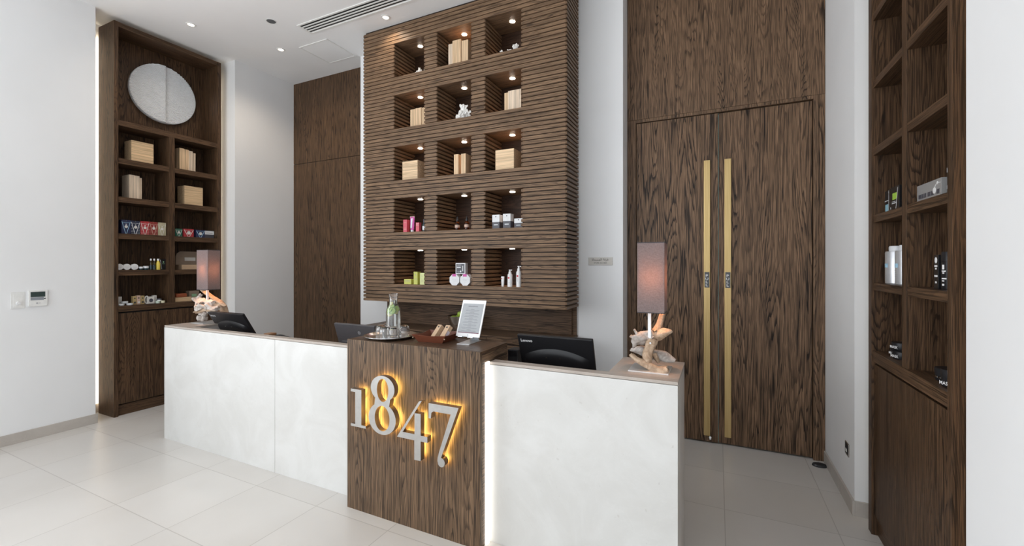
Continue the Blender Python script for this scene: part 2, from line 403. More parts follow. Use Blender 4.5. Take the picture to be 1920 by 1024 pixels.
# double door
dr = bpy.data.objects.new('door_1', None); C.objects.link(dr); dr.location = (0, 4.275, 0); WLOC[dr] = (0, 4.275, 0)
dr['kind'] = 'structure'; dr['label'] = 'tall double oak door with long brass pulls in the back wall'
B(-.796, .794, 4.275, 4.355, 3.012, ZC - .002).build('header_panel', M['oak_v'], dr)
for x0, x1 in ((-.796, -.748), (.748, .794)): B(x0, x1, 4.275, 4.355, 0, 3.010, .002).build('side_panel', M['oak_door'], dr)
w = MB(); w.box(-.748, -.712, 4.266, 4.355, 0, 3.008, .003); w.box(.712, .748, 4.266, 4.355, 0, 3.008, .003); w.box(-.712, .712, 4.266, 4.355, 2.978, 3.008, .003)
w.build('door_frame', M['oak_v'], dr)
for s, (x0, x1, yy) in enumerate(((-.708, .003, 4.276), (.009, .708, 4.290))):
    leaf = B(x0, x1, yy, yy + .045, .012, 2.972, .003).build('door_leaf', M['oak_door'], dr)
    hx = (-.113, -.060) if s == 0 else (.055, .109)
    h = MB(); h.box(hx[0], hx[1], yy - .022, yy, .07 if s == 0 else .075, 2.553, .003)
    h.build('pull_handle', M['brass'], leaf)
    p = MB(); cx = (hx[0] + hx[1]) / 2; p.box(cx - .0205, cx + .0205, yy - .0245, yy - .0215, 1.405, 1.545)
    p.mat(1)
    for i, ch in enumerate('PULL'): p.text(ch, .030, (cx - .001, yy - .0252, 1.503 - i * .0285), (1, 0, 0), (0, 0, 1), sx=1.3)
    p.build('pull_plate', [M['grille'], M['text_white']], leaf, label='dark plate reading PULL')
    if s == 0:
        p = MB(); p.cyl((-.060, yy, .055), (-.060, yy - .012, .055), .011); p.box(-.068, -.052, yy - .013, yy, .034, .052, .002); p.build('floor_lock', M['chrome'], leaf)
B(.0045, .0075, 4.283, 4.30, .012, 2.972).build('glass_seal', plain('greenish seal', (.30, .45, .40), .3), dr)

# ---------------------------------------------------------------- tall oak display cabinets in the side recesses
def cabinet(label, f, sg, y0, y1, s0, s1, dv, tops, th, div_top, two_from):
    ym = (y0 + y1) / 2
    t = thing('display_cabinet', label, 'cabinet', (f + sg * .17, ym, 0))
    X = lambda d: f + sg * d
    D, TOP = .335, 4.185
    W_ = lambda d0, d1, a, b, z0, z1, bev=.0015: B(X(d0), X(d1), a, b, z0, z1, bev)
    W_(0, D, y0, s0, 0, TOP).build('side_panel', M['oak_cab'], t); W_(0, D, s1, y1, 0, TOP).build('side_panel', M['oak_cab'], t)
    W_(.004, D, s0, s1, TOP - .05, TOP).build('top_panel', M['oak_cab_h'], t)
    W_(D - .02, D, s0, s1, .02, TOP - .05).build('back_panel', M['oak_cab'], t)
    W_(.03, .05, s0, s1, 0, .112).build('plinth', M['oak_cab_h'], t)
    W_(.004, D - .02, s0, s1, tops[0] - .062, tops[0]).build('counter_shelf', M['oak_cab_h'], t)
    W_(.006, D - .02, dv[0], dv[1], tops[0], div_top).build('divider', M['oak_cab'], t)
    for z in tops[1:]:
        if z > div_top - .01: W_(.006, D - .02, s0, s1, z - th, z).build('shelf', M['oak_cab_h'], t)
        else:
            W_(.008, D - .02, s0, dv[0], z - th, z).build('shelf', M['oak_cab_h'], t); W_(.008, D - .02, dv[1], s1, z - th, z).build('shelf', M['oak_cab_h'], t)
    dm = (dv[0] + dv[1]) / 2
    for a, b in ((s0 + .002, dm - .001), (dm + .001, s1 - .002)):
        W_(.012, .032, a, b, .125, tops[0] - .078).build('cupboard_door', M['oak_cab'], t)
    W_(.05, D - .02, s0, s1, .0, tops[0] - .07).build('cupboard_body', M['black_matt'], t)
    # hidden light strips behind the cabinet edges
    W_(D + .010, D + .022, y0 + .030, y0 + .045, .1, TOP - .1, 0).build('light_strip', M['led_gap'], t)
    W_(.20, .215, y1, y1 + .012, .1, TOP - .1, 0).build('light_strip', M['led_white'] if sg < 0 else M['led_top'], t)
    W_(.22, .235, y0 + .05, y1 - .05, TOP, TOP + .01, 0).build('light_strip', M['led_top'], t)
    return t
CL = [1.17, 1.553, 1.945, 2.335, 2.745, 3.15]
cabinet('tall dark oak display cabinet with a white pleated disc, left of the reception', -5.724, -1, 2.274, 3.355, 2.311, 3.312, (2.78, 2.839), CL, .058, 3.0918, 0)
CR = [1.10, 1.505, 1.907, 2.307, 2.71, 3.112, 3.512]
cabinet('tall dark oak display cabinet at the far right beside the double door', .83, 1, 2.27, 3.305, 2.307, 3.247, (2.736, 2.798), CR, .045, 3.9, 0)

# pleated disc
w = MB(); cy, cz, r = 2.862, 3.655, .342; n = 44
for half in (0, 1):
    for i in range(n):
        za, zb = -r + 2 * r * i / n, -r + 2 * r * (i + 1) / n; zm = (za + zb) / 2
        ha, hb, hm = (math.sqrt(max(0, r * r - z * z)) for z in (za, zb, zm))
        def xx(y, lift): return -6.012 + lift + (.030 * max(0, 1 + y / r) if half == 0 else .006)
        if half == 0: pts = [(-ha, za, 0), (0.004, za, 0), (0.004, zm, .014), (-hm, zm, .014), (-hb, zb, 0), (0.004, zb, 0)]
        else: pts = [(0.004, za, 0), (ha, za, 0), (hm, zm, .014), (0.004, zm, .014), (0.004, zb, 0), (hb, zb, 0)]
        V3 = [(xx(y, l), cy + y, cz + z) for y, z, l in pts]
        if half == 0: w.add(V3, [(0, 1, 2, 3), (3, 2, 5, 4)], False)
        else: w.add(V3, [(0, 1, 2, 3), (3, 2, 5, 4)], False)
k = 64
ring = [(cy + r * math.cos(2 * math.pi * i / k), cz + r * math.sin(2 * math.pi * i / k)) for i in range(k)]
w.prism(ring, lambda u, v, q: (-6.037 + .022 * q, u, v))
d_ = w.build('wall_disc', M['disc']); settag(d_, 'round white pleated disc hung at the top of the left cabinet', 'wall decoration')

# ---------------------------------------------------------------- slatted oak wall shelf with fifteen niches
BX0, BX1, BY0, BY1 = -3.626, -1.213, 3.675, 4.066
PITCH, SH, ZB, NS = .0402, .0322, 1.2065, 75
NX = [(-3.177, -2.781), (-2.612, -2.209), (-2.045, -1.663)]
sh = thing('slatted_wall_shelf', 'large slatted dark oak wall shelf with lit niches behind the reception', 'shelf', ((BX0 + BX1) / 2, BY1, ZB))
w = MB(); ws = MB()
segs = [BX0] + [v for p in NX for v in p] + [BX1]
for kk in range(NS):
    z = ZB + kk * PITCH; rr = kk % 14
    full = rr <= 4 or kk >= 70
    spans = [(BX0, BX1)] if full else list(zip(segs[0::2], segs[1::2]))
    for a, b in spans:
        w.box(a + .013, b - .013, BY0, 4.03, z, z + SH, .0018)
        for e0, e1 in ((a, a + .0128), (b - .0128, b)):
            ws.box(e0, e1, BY0 + .0002, 4.03, z + .0022, z + SH - .0050, .0015)
w.build('slats', M['oak_slat'], sh); ws.build('side_slats', M['oak_slat_y'], sh)
w = MB(); ins = .026
zt = ZB + (NS - 1) * PITCH + SH
for a, b in zip(segs[0::2], segs[1::2]): w.box(a + ins, b - ins, BY0 + .014, 4.03, ZB + .002, ZC - .001)
rows = []
for rw in range(6):
    z0 = ZB + .002 if rw == 0 else ZB + (14 * rw) * PITCH + .001
    z1 = ZB + (14 * rw + 4) * PITCH + SH - .001 if rw < 5 else ZC - .001
    w.box(BX0 + ins, BX1 - ins, BY0 + .0145, 4.03, z0, z1)
    rows.append(z1)
w.build('core', M['oak_core'], sh)
B(BX0 + .03, BX1 - .03, 4.03, BY1, ZB, ZC - .001).build('back_board', M['oak_back'], sh)
for rw in range(5):
    zc_ = ZB + (14 * (rw + 1)) * PITCH
    for a, b in NX:
        cx = (a + b) / 2 + .02
        l = MB(); l.lathe([(0, 0), (.022, 0), (.027, .003), (.027, .0049), (0, .0049)], cx, 3.845, zc_ - .005, n=20)
        l.build('niche_light', M['lamp_disc'], sh)
        ld = bpy.data.lights.new('niche_spot', 'SPOT'); ld.energy = 2.4; ld.spot_size = R(115); ld.spot_blend = .8; ld.color = (1, .62, .40); ld.shadow_soft_size = .03
        lo = bpy.data.objects.new('niche_spot', ld); C.objects.link(lo); lo.location = (cx, 3.845, zc_ - .012)
NZ = [rows[4], rows[3], rows[2], rows[1], rows[0]]      # niche floors from the top row down

# back counter under the shelf
bc = thing('back_counter', 'dark oak counter with drawers under the slatted shelf', 'counter', (-2.43, 3.86, 0))
B(-3.63, -1.232, 3.66, 4.066, .905, .925, .002).build('counter_top', M['oak_counter'], bc)
B(-3.61, -1.25, 3.69, 4.06, .10, .905).build('carcass', M['oak_core'], bc)
for a, b in ((-3.63, -2.83), (-2.826, -2.03), (-2.026, -1.232)):
    B(a, b, 3.662, 3.69, .858, .903, .002).build('fascia', M['oak_counter'], bc)
    B(a, b, 3.668, 3.69, .60, .846, .002).build('drawer_front', M['oak_counter'], bc)
    B(a, b, 3.668, 3.69, .12, .592, .002).build('cupboard_door', M['oak_counter'], bc)
w = B(-3.60, -1.285, 4.035, 4.066, .925, ZB - .002, .002); w.box(-1.285, -1.24, 4.052, 4.066, .925, ZB - .002)
w.build('splashback', M['oak_counter'], bc)

# ---------------------------------------------------------------- reception desk: two stone counters and a wood podium
T = 1.048
dl = thing('reception_counter', 'long cream stone reception counter left of the wood podium', 'reception desk', (-3.43, 2.4, 0))
B(-4.640, -3.0955, 2.212, 2.235, 0, T - .018, .002).build('front_panel', M['stone'], dl)
B(-3.0925, -2.228, 2.212, 2.235, 0, T - .018, .002).build('front_panel', M['stone'], dl)
w = B(-4.640, -2.228, 2.214, 2.275, T - .016, T, .002); w.box(-4.640, -4.29, 2.275, 2.675, T - .016, T, .002); w.build('top_slab', M['stone_top_shaded'], dl)
w = B(-4.638, -2.228, 2.235, 2.272, 0, T - .017); w.build('inner_panel', M['stone_top_shaded'], dl)
w = B(-4.640, -4.295, 2.236, 2.672, 0, T - .017, .002); w.build('end_block', M['stone_side_shaded'], dl)
B(-4.29, -2.228, 2.275, 2.95, .72, .745, .002).build('work_surface', M['oak_counter'], dl)
B(-2.26, -2.23, 2.28, 2.94, 0, .72).build('support_panel', M['oak_counter'], dl)
dr_ = thing('reception_counter', 'cream stone reception counter right of the wood podium, driftwood lamp on its end', 'reception desk', (-.68, 2.4, 0))
B(-1.197, -.1725, 2.206, 2.230, 0, T - .018, .002).build('front_panel', M['stone'], dr_)
w = B(-1.197, -.1715, 2.208, 2.272, T - .016, T, .002); w.box(-.520, -.1715, 2.272, 2.675, T - .016, T, .002); w.build('top_slab', M['stone_top_shaded'], dr_)
B(-1.197, -.52, 2.230, 2.270, 0, T - .017).build('inner_panel', M['stone_top_shaded'], dr_)
B(-.518, -.1735, 2.231, 2.672, 0, T - .017, .002).build('end_block', M['stone_side_shaded'], dr_)
B(-1.197, -.52, 2.272, 2.95, .72, .745, .002).build('work_surface', M['oak_counter'], dr_)
B(-1.195, -1.165, 2.28, 2.94, 0, .72).build('support_panel', M['oak_counter'], dr_)
pd = thing('reception_podium', 'brown oak podium with glowing numerals in the middle of the desk', 'podium', (-1.716, 2.28, 0))
B(-2.2245, -1.2075, 2.110, 2.132, 0, 1.118, .002).build('front_panel', M['oak_podium'], pd)
B(-2.2245, -1.2075, 2.1325, 2.455, 1.1, 1.118, .001).build('top_panel', oak('dark oak podium top', 'Y', w=.26, light=(.12, .072, .05), dark=(.028, .018, .013), rings=15, amt=.6, seed=2.2, rough=.3), pd)
w = B(-1.2275, -1.2075, 2.132, 2.455, 0, 1.1, .001); w.build('side_panel', M['oak_podium_y'], pd)
B(-2.2245, -2.2045, 2.132, 2.455, 0, 1.1, .001).build('side_panel', M['oak_podium'], pd)
B(-2.2045, -1.2275, 2.435, 2.455, 0, 1.1).build('rear_panel', M['oak_podium'], pd)
B(-1.2070, -1.1975, 2.164, 2.205, .004, T + .002).build('light_strip', M['led_strip'], pd, label='glowing white light strip in the gap by the right counter')

# ---------------------------------------------------------------- back-lit numerals
def ell(cx, cz, rx, rz, n=40, a0=0): return [(cx + rx * math.cos(2 * math.pi * i / n + a0), cz + rz * math.sin(2 * math.pi * i / n + a0)) for i in range(n)]
YF, YB = 2.052, 2.088
def numeral(ch, label, polys, holes=(), inset=.006):
    zs = [z for p in polys for _, z in p]; xs = [x for p in polys for x, _ in p]
    t = thing('backlit_numeral', label, 'sign', ((min(xs) + max(xs)) / 2, 2.11, min(zs)), 'steel numerals on the podium')
    def mk(name, y0, y1, mats, grow):
        cu = bpy.data.curves.new('outline', 'CURVE'); cu.dimensions = '2D'; cu.fill_mode = 'BOTH'; cu.extrude = abs(y1 - y0) / 2; cu.offset = grow
        for p in list(polys) + list(holes):
            sp = cu.splines.new('POLY'); sp.points.add(len(p) - 1); sp.use_cyclic_u = True
            for q, (x, z) in zip(sp.points, p): q.co = (x, z, 0, 1)
        o = bpy.data.objects.new('outline', cu); C.objects.link(o)
        dg = bpy.context.evaluated_depsgraph_get(); dg.update(); me = o.evaluated_get(dg).to_mesh()
        w = MB(); ym = (y0 + y1) / 2
        vv = [(v.co.x, ym - v.co.z, v.co.y) for v in me.vertices]
        for p in me.polygons:
            side = abs(p.normal.z) < .5
            w.mi = 1 if side else 0
            w.add([vv[i] for i in p.vertices], [tuple(range(len(p.vertices)))], False)
        o.evaluated_get(dg).to_mesh_clear(); bpy.data.objects.remove(o); bpy.data.curves.remove(cu)
        return w.build(name, mats, t)
    mk('numeral_body', YF, YB, [M['steel'], M['steel_side']], 0)
    mk('halo_light', YB + .0005, YB + .004, [M['led_gold'], M['led_gold']], -.007)
    cxm, czm = polys[0][0]
    w = MB()
    for p in polys[:1]:
        for i in (0, len(p) // 2):
            x = sum(q[0] for q in p) / len(p) if len(p) < 12 else p[i][0]
    return t
numeral('1', 'steel numeral 1 with golden glow, leftmost on the podium', [[(-2.132, .815), (-2.042, .815), (-2.042, .592), (-2.005, .592), (-2.005, .576), (-2.132, .576), (-2.132, .592), (-2.094, .592), (-2.094, .797), (-2.132, .797)]])
def eight():
    n = 60; out = []
    # outer silhouette: upper bowl then lower bowl
    up = [(-1.8685 + .0945 * math.sin(a), .846 + .079 * math.cos(a)) for a in [R(v) for v in range(-142, 143, 6)]]
    lo = [(-1.8725 + .1085 * math.sin(a), .659 + .098 * math.cos(a)) for a in [R(v) for v in range(32, 329, 6)]]
    return up + lo
numeral('8', 'steel numeral 8 with golden glow, the tallest on the podium', [eight()], [ell(-1.867, .836, .046, .071), ell(-1.8715, .661, .0595, .078)])
numeral('4', 'steel numeral 4 with golden glow, set low on the podium', [[(-1.59, .806), (-1.569, .811), (-1.711, .606), (-1.622, .607), (-1.622, .732), (-1.577, .733), (-1.577, .606), (-1.529, .606), (-1.529, .571), (-1.577, .571), (-1.577, .456), (-1.624, .455), (-1.624, .57), (-1.754, .57)]])
sv = [(-1.52, .806), (-1.314, .806), (-1.415, .548), (-1.428, .517), (-1.432, .503)]
sv += [(-1.432 + .0245 * math.cos(a) + .0, .476 + .0265 * math.sin(a)) for a in [R(v) for v in range(75, -165, -15)]]
sv += [(-1.4575, .482), (-1.456, .500), (-1.447, .532), (-1.367, .762), (-1.487, .762), (-1.500, .752), (-1.504, .718), (-1.52, .718)]
numeral('7', 'steel numeral 7 with golden glow and curled foot, rightmost on the podium', [sv])

# ---------------------------------------------------------------- driftwood table lamps
def limb(w, pts, radii, seed, n=18, flat=1.0, rough_=.18, M4=None):
    rnd = random.Random(seed); P3 = [Vector(p) for p in pts]
    # resample smoothly
    Q = []; RR = []
    m = 11
    for i in range(len(P3) - 1):
        p0 = P3[max(i - 1, 0)]; p1 = P3[i]; p2 = P3[i + 1]; p3 = P3[min(i + 2, len(P3) - 1)]
        for j in range(m):
            u = j / m
            Q.append(.5 * ((2 * p1) + (p2 - p0) * u + (2 * p0 - 5 * p1 + 4 * p2 - p3) * u * u + (3 * p1 - p0 - 3 * p2 + p3) * u ** 3)); RR.append(radii[i] * (1 - u) + radii[i + 1] * u)
    Q.append(P3[-1]); RR.append(radii[-1])
    ph = [rnd.uniform(0, 6.28) for _ in range(8)]
    vv = []
    for i, (q, r) in enumerate(zip(Q, RR)):
        t = (Q[min(i + 1, len(Q) - 1)] - Q[max(i - 1, 0)]).normalized()
        a = t.cross(Vector((0, 0, 1)) if abs(t.z) < .9 else Vector((1, 0, 0))).normalized(); b = t.cross(a)
        for k in range(n):
            th = 2 * math.pi * k / n; s = i / 8.0
            d = 1 + rough_ * (math.sin(2 * th + ph[0] + s) + .7 * math.sin(3 * th + ph[1] - 1.3 * s) + .6 * math.sin(5 * th + ph[2] + .9 * s) + .5 * math.sin(2.3 * s + ph[3])) * .6 + rnd.uniform(-.022, .022)
            vv.append(q + (a * math.cos(th) + b * math.sin(th) * flat) * r * d + t * (rnd.uniform(-.25, .25) * r if i in (0, len(Q) - 1) else 0))
    ff = []
    L = len(Q)
    for i in range(L - 1):
        for k in range(n):
            l = (k + 1) % n; ff.append((i * n + k, i * n + l, (i + 1) * n + l, (i + 1) * n + k))
    vv.append(Q[0] + (Q[1] - Q[0]) * .4); vv.append(Q[-1] + (Q[-2] - Q[-1]) * .4)
    for k in range(n):
        l = (k + 1) % n; ff.append((L * n, l, k)); ff.append((L * n + 1, (L - 1) * n + k, (L - 1) * n + l))
    return w.add(vv, ff, True)

def shade(t, cx, cy, wx, wy, z0, z1):
    w = MB(); th = .003; x0, x1, y0, y1 = cx - wx / 2, cx + wx / 2, cy - wy / 2, cy + wy / 2
    w.box(x0, x1, y0, y0 + th, z0, z1); w.box(x0, x1, y1 - th, y1, z0, z1); w.box(x0, x0 + th, y0 + th, y1 - th, z0, z1); w.box(x1 - th, x1, y0 + th, y1 - th, z0, z1)
    s = w.build('lamp_shade', M['shade'], t)
    for z in (z0 - .0015, z1 - .0045):
        w = MB()
        w.box(x0 - .001, x1 + .001, y0 - .001, y0 + .003, z, z + .004); w.box(x0 - .001, x1 + .001, y1 - .003, y1 + .001, z, z + .006)
        w.box(x0 - .001, x0 + .003, y0, y1, z, z + .006); w.box(x1 - .003, x1 + .001, y0, y1, z, z + .006)
        w.build('edge_trim', M['shade_trim'], s)
    zb = z0 + .34 * (z1 - z0)
    w = MB(); w.lathe([(0, 0), (.012, .004), (.014, .02), (.020, .035), (.021, .045), (.014, .056), (0, .060)], cx, cy, zb - .045, n=16); w.build('bulb', M['bulb'], t)
    w = MB(); w.cyl((x0 + th, cy, zb - .055), (x1 - th, cy, zb - .055), .003); w.build('shade_carrier', M['steel'], s)
    ld = bpy.data.lights.new('lamp_light', 'POINT'); ld.energy = 8.0; ld.color = (1, .47, .22); ld.shadow_soft_size = .05
    lo = bpy.data.objects.new('lamp_light', ld); C.objects.link(lo); lo.location = (cx + .001, cy - .001, zb + .062)

def rlamp():
    cx, cy = -.328, 2.422
    t = thing('table_lamp', 'driftwood table lamp with grey box shade on the right counter end', 'lamp', (cx, cy, T), 'driftwood lamps on the counter ends')
    B(-.429, -.2255, 2.322, 2.526, T, T + .006, .001).build('base_plate', M['plate'], t)
    X = lambda px: cx + (px - 1219) * .00270
    Z = lambda py: T + (693 - py) * .00288
    def L(name, mat, pts, rad, seed, flat=.75, **k): limb(w_ := MB(), [(X(a), y, Z(b)) for a, b, y in pts], rad, seed, flat=flat, **k); w_.build('driftwood_piece', M[mat], t)
    L('a', 'drift', [(1183, 668, 2.40), (1198, 676, 2.38), (1218, 684, 2.375), (1238, 690, 2.37), (1254, 686, 2.37)], [.016, .021, .024, .030, .028], 3)
    L('b', 'drift_grey', [(1178, 663, 2.47), (1200, 662, 2.46), (1222, 668, 2.47), (1245, 673, 2.48), (1264, 677, 2.48)], [.014, .032, .033, .028, .012], 8, rough_=.35)
    L('c', 'drift', [(1216, 683, 2.40), (1215, 665, 2.405), (1219, 650, 2.41), (1222, 635, 2.42)], [.027, .036, .034, .036], 14)
    L('d', 'drift', [(1225, 664, 2.44), (1229, 672, 2.44), (1234, 681, 2.44)], [.018, .016, .011], 5)
    L('e', 'drift_grey', [(1187, 640, 2.40), (1198, 636, 2.40), (1210, 632, 2.405), (1224, 630, 2.41)], [.042, .036, .031, .026], 21, flat=.9, rough_=.4)
    L('f', 'drift_grey', [(1197, 636, 2.385), (1195, 626, 2.38), (1190, 618, 2.375)], [.014, .012, .008], 2)
    L('g', 'drift_grey', [(1190, 640, 2.39), (1192, 646, 2.385), (1188, 650, 2.38)], [.018, .014, .006], 6)
    L('h', 'drift', [(1222, 632, 2.43), (1234, 628, 2.43), (1247, 622, 2.42), (1260, 619, 2.42)], [.030, .038, .030, .010], 33)
    L('i', 'drift', [(1231, 622, 2.44), (1236, 608, 2.445), (1240, 590, 2.45)], [.034, .022, .016], 17)
    w = MB(); w.box(cx - .008, cx + .008, cy - .038, cy - .022, Z(633), 1.42, .001); w.build('pole', M['lotion white'], t)
    w = MB(); w.cyl((X(1221.5), cy - .055, Z(641)), (X(1221.5), cy - .03, Z(641)), .005); w.build('bolt', M['chrome'], t)
    shade(t, -.3185, 2.43, .137, .14, 1.358, 1.732)
rlamp()
def llamp():
    cx, cy = -4.432, 2.475
    t = thing('table_lamp', 'driftwood table lamp on the far left counter end by the cabinet', 'lamp', (cx, cy, T), 'driftwood lamps on the counter ends')
    B(-4.575, -4.375, 2.40, 2.60, T, T + .006, .001).build('base_plate', M['plate'], t)
    X = lambda px: cx + (px - 391) * .0078
    Z = lambda py: T + .006 + (604 - py) * .0053
    def L(mat, pts, rad, seed, flat=.75, **k): limb(w_ := MB(), [(X(a), y, Z(b)) for a, b, y in pts], rad, seed, flat=flat, **k); w_.build('driftwood_piece', M[mat], t)
    L('drift', [(374, 545, 2.50), (384, 553, 2.505), (397, 562, 2.515), (415, 574, 2.53)], [.020, .030, .034, .016], 4, flat=.45, rough_=.3)
    L('drift_white', [(371, 562, 2.46), (375, 568, 2.452), (381, 573, 2.448)], [.030, .036, .034], 12, rough_=.55)
    L('drift_white', [(377, 573, 2.445), (384, 577, 2.44), (391, 575, 2.445), (398, 579, 2.45)], [.026, .036, .034, .026], 31, rough_=.6)
    L('drift_white', [(376, 553, 2.48), (375, 561, 2.465), (380, 569, 2.455)], [.016, .024, .026], 19, rough_=.5)
    L('drift_white', [(396, 575, 2.455), (404, 579, 2.465), (411, 577, 2.48)], [.036, .040, .028], 27, rough_=.55)
    L('drift_white', [(384, 562, 2.475), (392, 568, 2.47), (402, 570, 2.48)], [.024, .034, .030], 16, rough_=.5)
    L('drift', [(374, 586, 2.44), (384, 584, 2.435), (396, 580, 2.445), (412, 583, 2.47)], [.022, .022, .020, .026], 9, flat=.6, rough_=.35)
    L('drift_white', [(383, 600, 2.46), (384, 592, 2.46), (388, 582, 2.465)], [.032, .036, .032], 7, rough_=.45)
    L('drift', [(400, 566, 2.53), (408, 577, 2.53), (414, 588, 2.53)], [.034, .040, .028], 23, flat=.6, rough_=.35)
    w = MB(); w.box(cx - .012, cx + .006, cy - .01, cy + .006, Z(578), 1.44, .001); w.build('pole', M['lotion white'], t)
    shade(t, -4.420, 2.474, .178, .112, 1.372, 1.752)
llamp()

# ---------------------------------------------------------------- computers behind the counters
def monitor(label, cx, wid, ytop, ztop, tilt, hgt, kind, brand, ybase):
    t = thing('computer_monitor', label, 'monitor', (cx, ybase, .745))
    ts, tc_ = math.sin(tilt), math.cos(tilt)
    # u right, d down along the back, n out of the back towards -y
    def Pq(u, d, n): return Vector((cx + u, ytop + d * ts - n * tc_, ztop - d * tc_ - n * ts))
    def slab(w, u0, u1, d0, d1, n0, n1, bev=.004):
        q = MB(); q.box(u0, u1, d0, d1, n0, n1, bev); return w.add([Pq(*v) for v in q.v], q.f, False)
    h = wid / 2
    w = MB(); slab(w, -h, h, 0, hgt, -.022, 0, .006)
    w.build('housing', M['black'] if kind != 'grey' else M['grey_plastic'], t)
    w = MB(); slab(w, -h + .01, h - .01, .012, hgt - .03, -.0235, -.0215, .0005); w.build('screen', M['screen'], t)
    if kind == 'arch':
        # swelling of the rear cover: a shallow arch across the middle, deeper towards the foot
        nu, nd = 24, 10; w = MB(); vv = []; d0, d1 = .085, hgt - .02
        for i in range(nu + 1):
            u = -h * .86 + 2 * h * .86 * i / nu; a = 1 - (u / (h * .86)) ** 2
            top = d0 + .055 * (1 - a)
            for j in range(nd + 1):
                q = j / nd; d = top + (d1 - top) * q
                n = .022 * min(1, max(0, a) * 3) * min(1, q * 7) + .0005
                if q > .98: n = .0005
                vv.append(Pq(u, d, n))
        ff = [(i * (nd + 1) + j, (i + 1) * (nd + 1) + j, (i + 1) * (nd + 1) + j + 1, i * (nd + 1) + j + 1) for i in range(nu) for j in range(nd)]
        w.add(vv, ff, True); w.build('rear_cover', M['black'], t)
        for u in (-.055, .035):
            w = MB(); w.cyl(Pq(u, .135, .021), Pq(u, .135, .026), .0032, n=10); w.build('screw', M['chrome'], t)
    else:
        w = MB(); slab(w, -h * .75, h * .75, .16, hgt - .02, 0, .02, .012); w.build('rear_cover', M['grey_plastic'], t)
    w = MB()
    if brand == 'ring':
        k = 24; o = Pq(-h + .285, .075, .0012); rgt = Vector((1, 0, 0)); upv = (Pq(0, 0, 0) - Pq(0, 1, 0)).normalized()
        for i in range(k):
            a0, a1 = 2 * math.pi * i / k, 2 * math.pi * (i + 1) / k
            w.add([o + (rgt * math.cos(a) + upv * math.sin(a)) * r_ for a, r_ in ((a0, .012), (a1, .012), (a1, .0155), (a0, .0155))], [(0, 1, 2, 3)], False)
        w.text('hp', .018, o + upv * -.004, rgt, upv)
        w.build('logo', M['cap grey'], t)
    else:
        upv = (Pq(0, 0, 0) - Pq(0, 1, 0)).normalized()
        w.text(brand, .028, Pq(-h + .022, .047, .0012), (1, 0, 0), upv, 'L', .95)
        w.build('logo', M['text_white'], t)
    w = MB(); f = Pq(0, hgt * .6, .008)
    w.cyl(f, (cx, ybase + .01, .76), .022); w.box(cx - .11, cx + .11, ybase - .09, ybase + .09, .745, .757, .003); w.build('stand', M['black'], t)
    return t
monitor('black monitor with white lettering on its back, behind the right counter', -.905, .488, 2.475, 1.170, R(21), .335, 'arch', 'Lenovo', 2.62)
monitor('shiny black monitor leaning back, behind the left counter beside the lamp', -4.093, .53, 2.425, 1.165, R(30), .335, 'arch', 'Lenovo', 2.62)
monitor('dark grey monitor with round logo, behind the left end of the podium', -2.88, .475, 2.80, 1.085, R(17), .30, 'grey', 'ring', 2.9 - .06)
w = B(-1.275, -1.198, 2.60, 2.70, .745, 1.043, .004); o = w.build('upright_holder', M['black_matt']); settag(o, 'narrow black upright box between the podium and the right monitor', 'box')
w = MB(); w.box(-1.268, -1.205, 2.598, 2.6, 1.0, 1.035); w.build('lip', M['black'], o)
w = B(-3.735, -3.665, 2.56, 2.64, .745, .985, .004); o = w.build('desk_organizer', M['tan plastic']); settag(o, 'tan box just showing above the left counter beside the monitor', 'box')
t = thing('desk_telephone', 'black telephone just peeking above the left counter edge', 'telephone', (-3.52, 2.6, .745))
w = MB(); w.box(-3.6, -3.44, 2.52, 2.68, .745, .93, .01); w.build('base', M['black'], t)
w = MB(); limb(w, [(-3.61, 2.60, .955), (-3.55, 2.60, .965), (-3.49, 2.60, .958), (-3.43, 2.60, .945)], [.022, .016, .016, .022], 1, rough_=0.0); w.build('handset', M['black'], t)

# ---------------------------------------------------------------- things on the podium
ZP = 1.118
tx, ty = -2.005, 2.283
w = MB(); w.lathe([(0, .003), (.125, .003), (.150, .006), (.168, .019), (.1765, .0205), (.1765, .0185), (.170, .0165), (.153, .003), (.13, 0), (0, 0)], tx, ty, ZP, n=64)
o = w.build('serving_tray', plain('polished tray steel', (.86, .86, .86), .2, 1.0)); settag(o, 'round polished steel tray carrying the carafe and tumblers', 'tray')
ZT = ZP + .0032
cx, cy = -2.012, 2.318
t = thing('water_carafe', 'tall glass carafe of water with cucumber slices on the steel tray', 'carafe', (cx, cy, ZT))
w = MB(); w.lathe([(0, 0), (.046, 0), (.050, .006), (.050, .165), (.046, .188), (.032, .212), (.0285, .225), (.0285, .262), (.033, .292),
                   (.031, .292), (.0262, .262), (.0262, .226), (.029, .213), (.043, .187), (.0468, .164), (.0468, .012), (.043, .008), (0, .008)], cx, cy, ZT, n=40)
w.build('glass_bottle', M['glass'], t)
w = MB(); w.lathe([(0, .0085), (.0425, .0085), (.0464, .0125), (.0464, .163), (.0428, .186), (.0288, .2125), (.026, .2255), (.026, .246), (0, .246)], cx, cy, ZT, n=40)
w.build('water', M['water'], t)
rnd = random.Random(4)
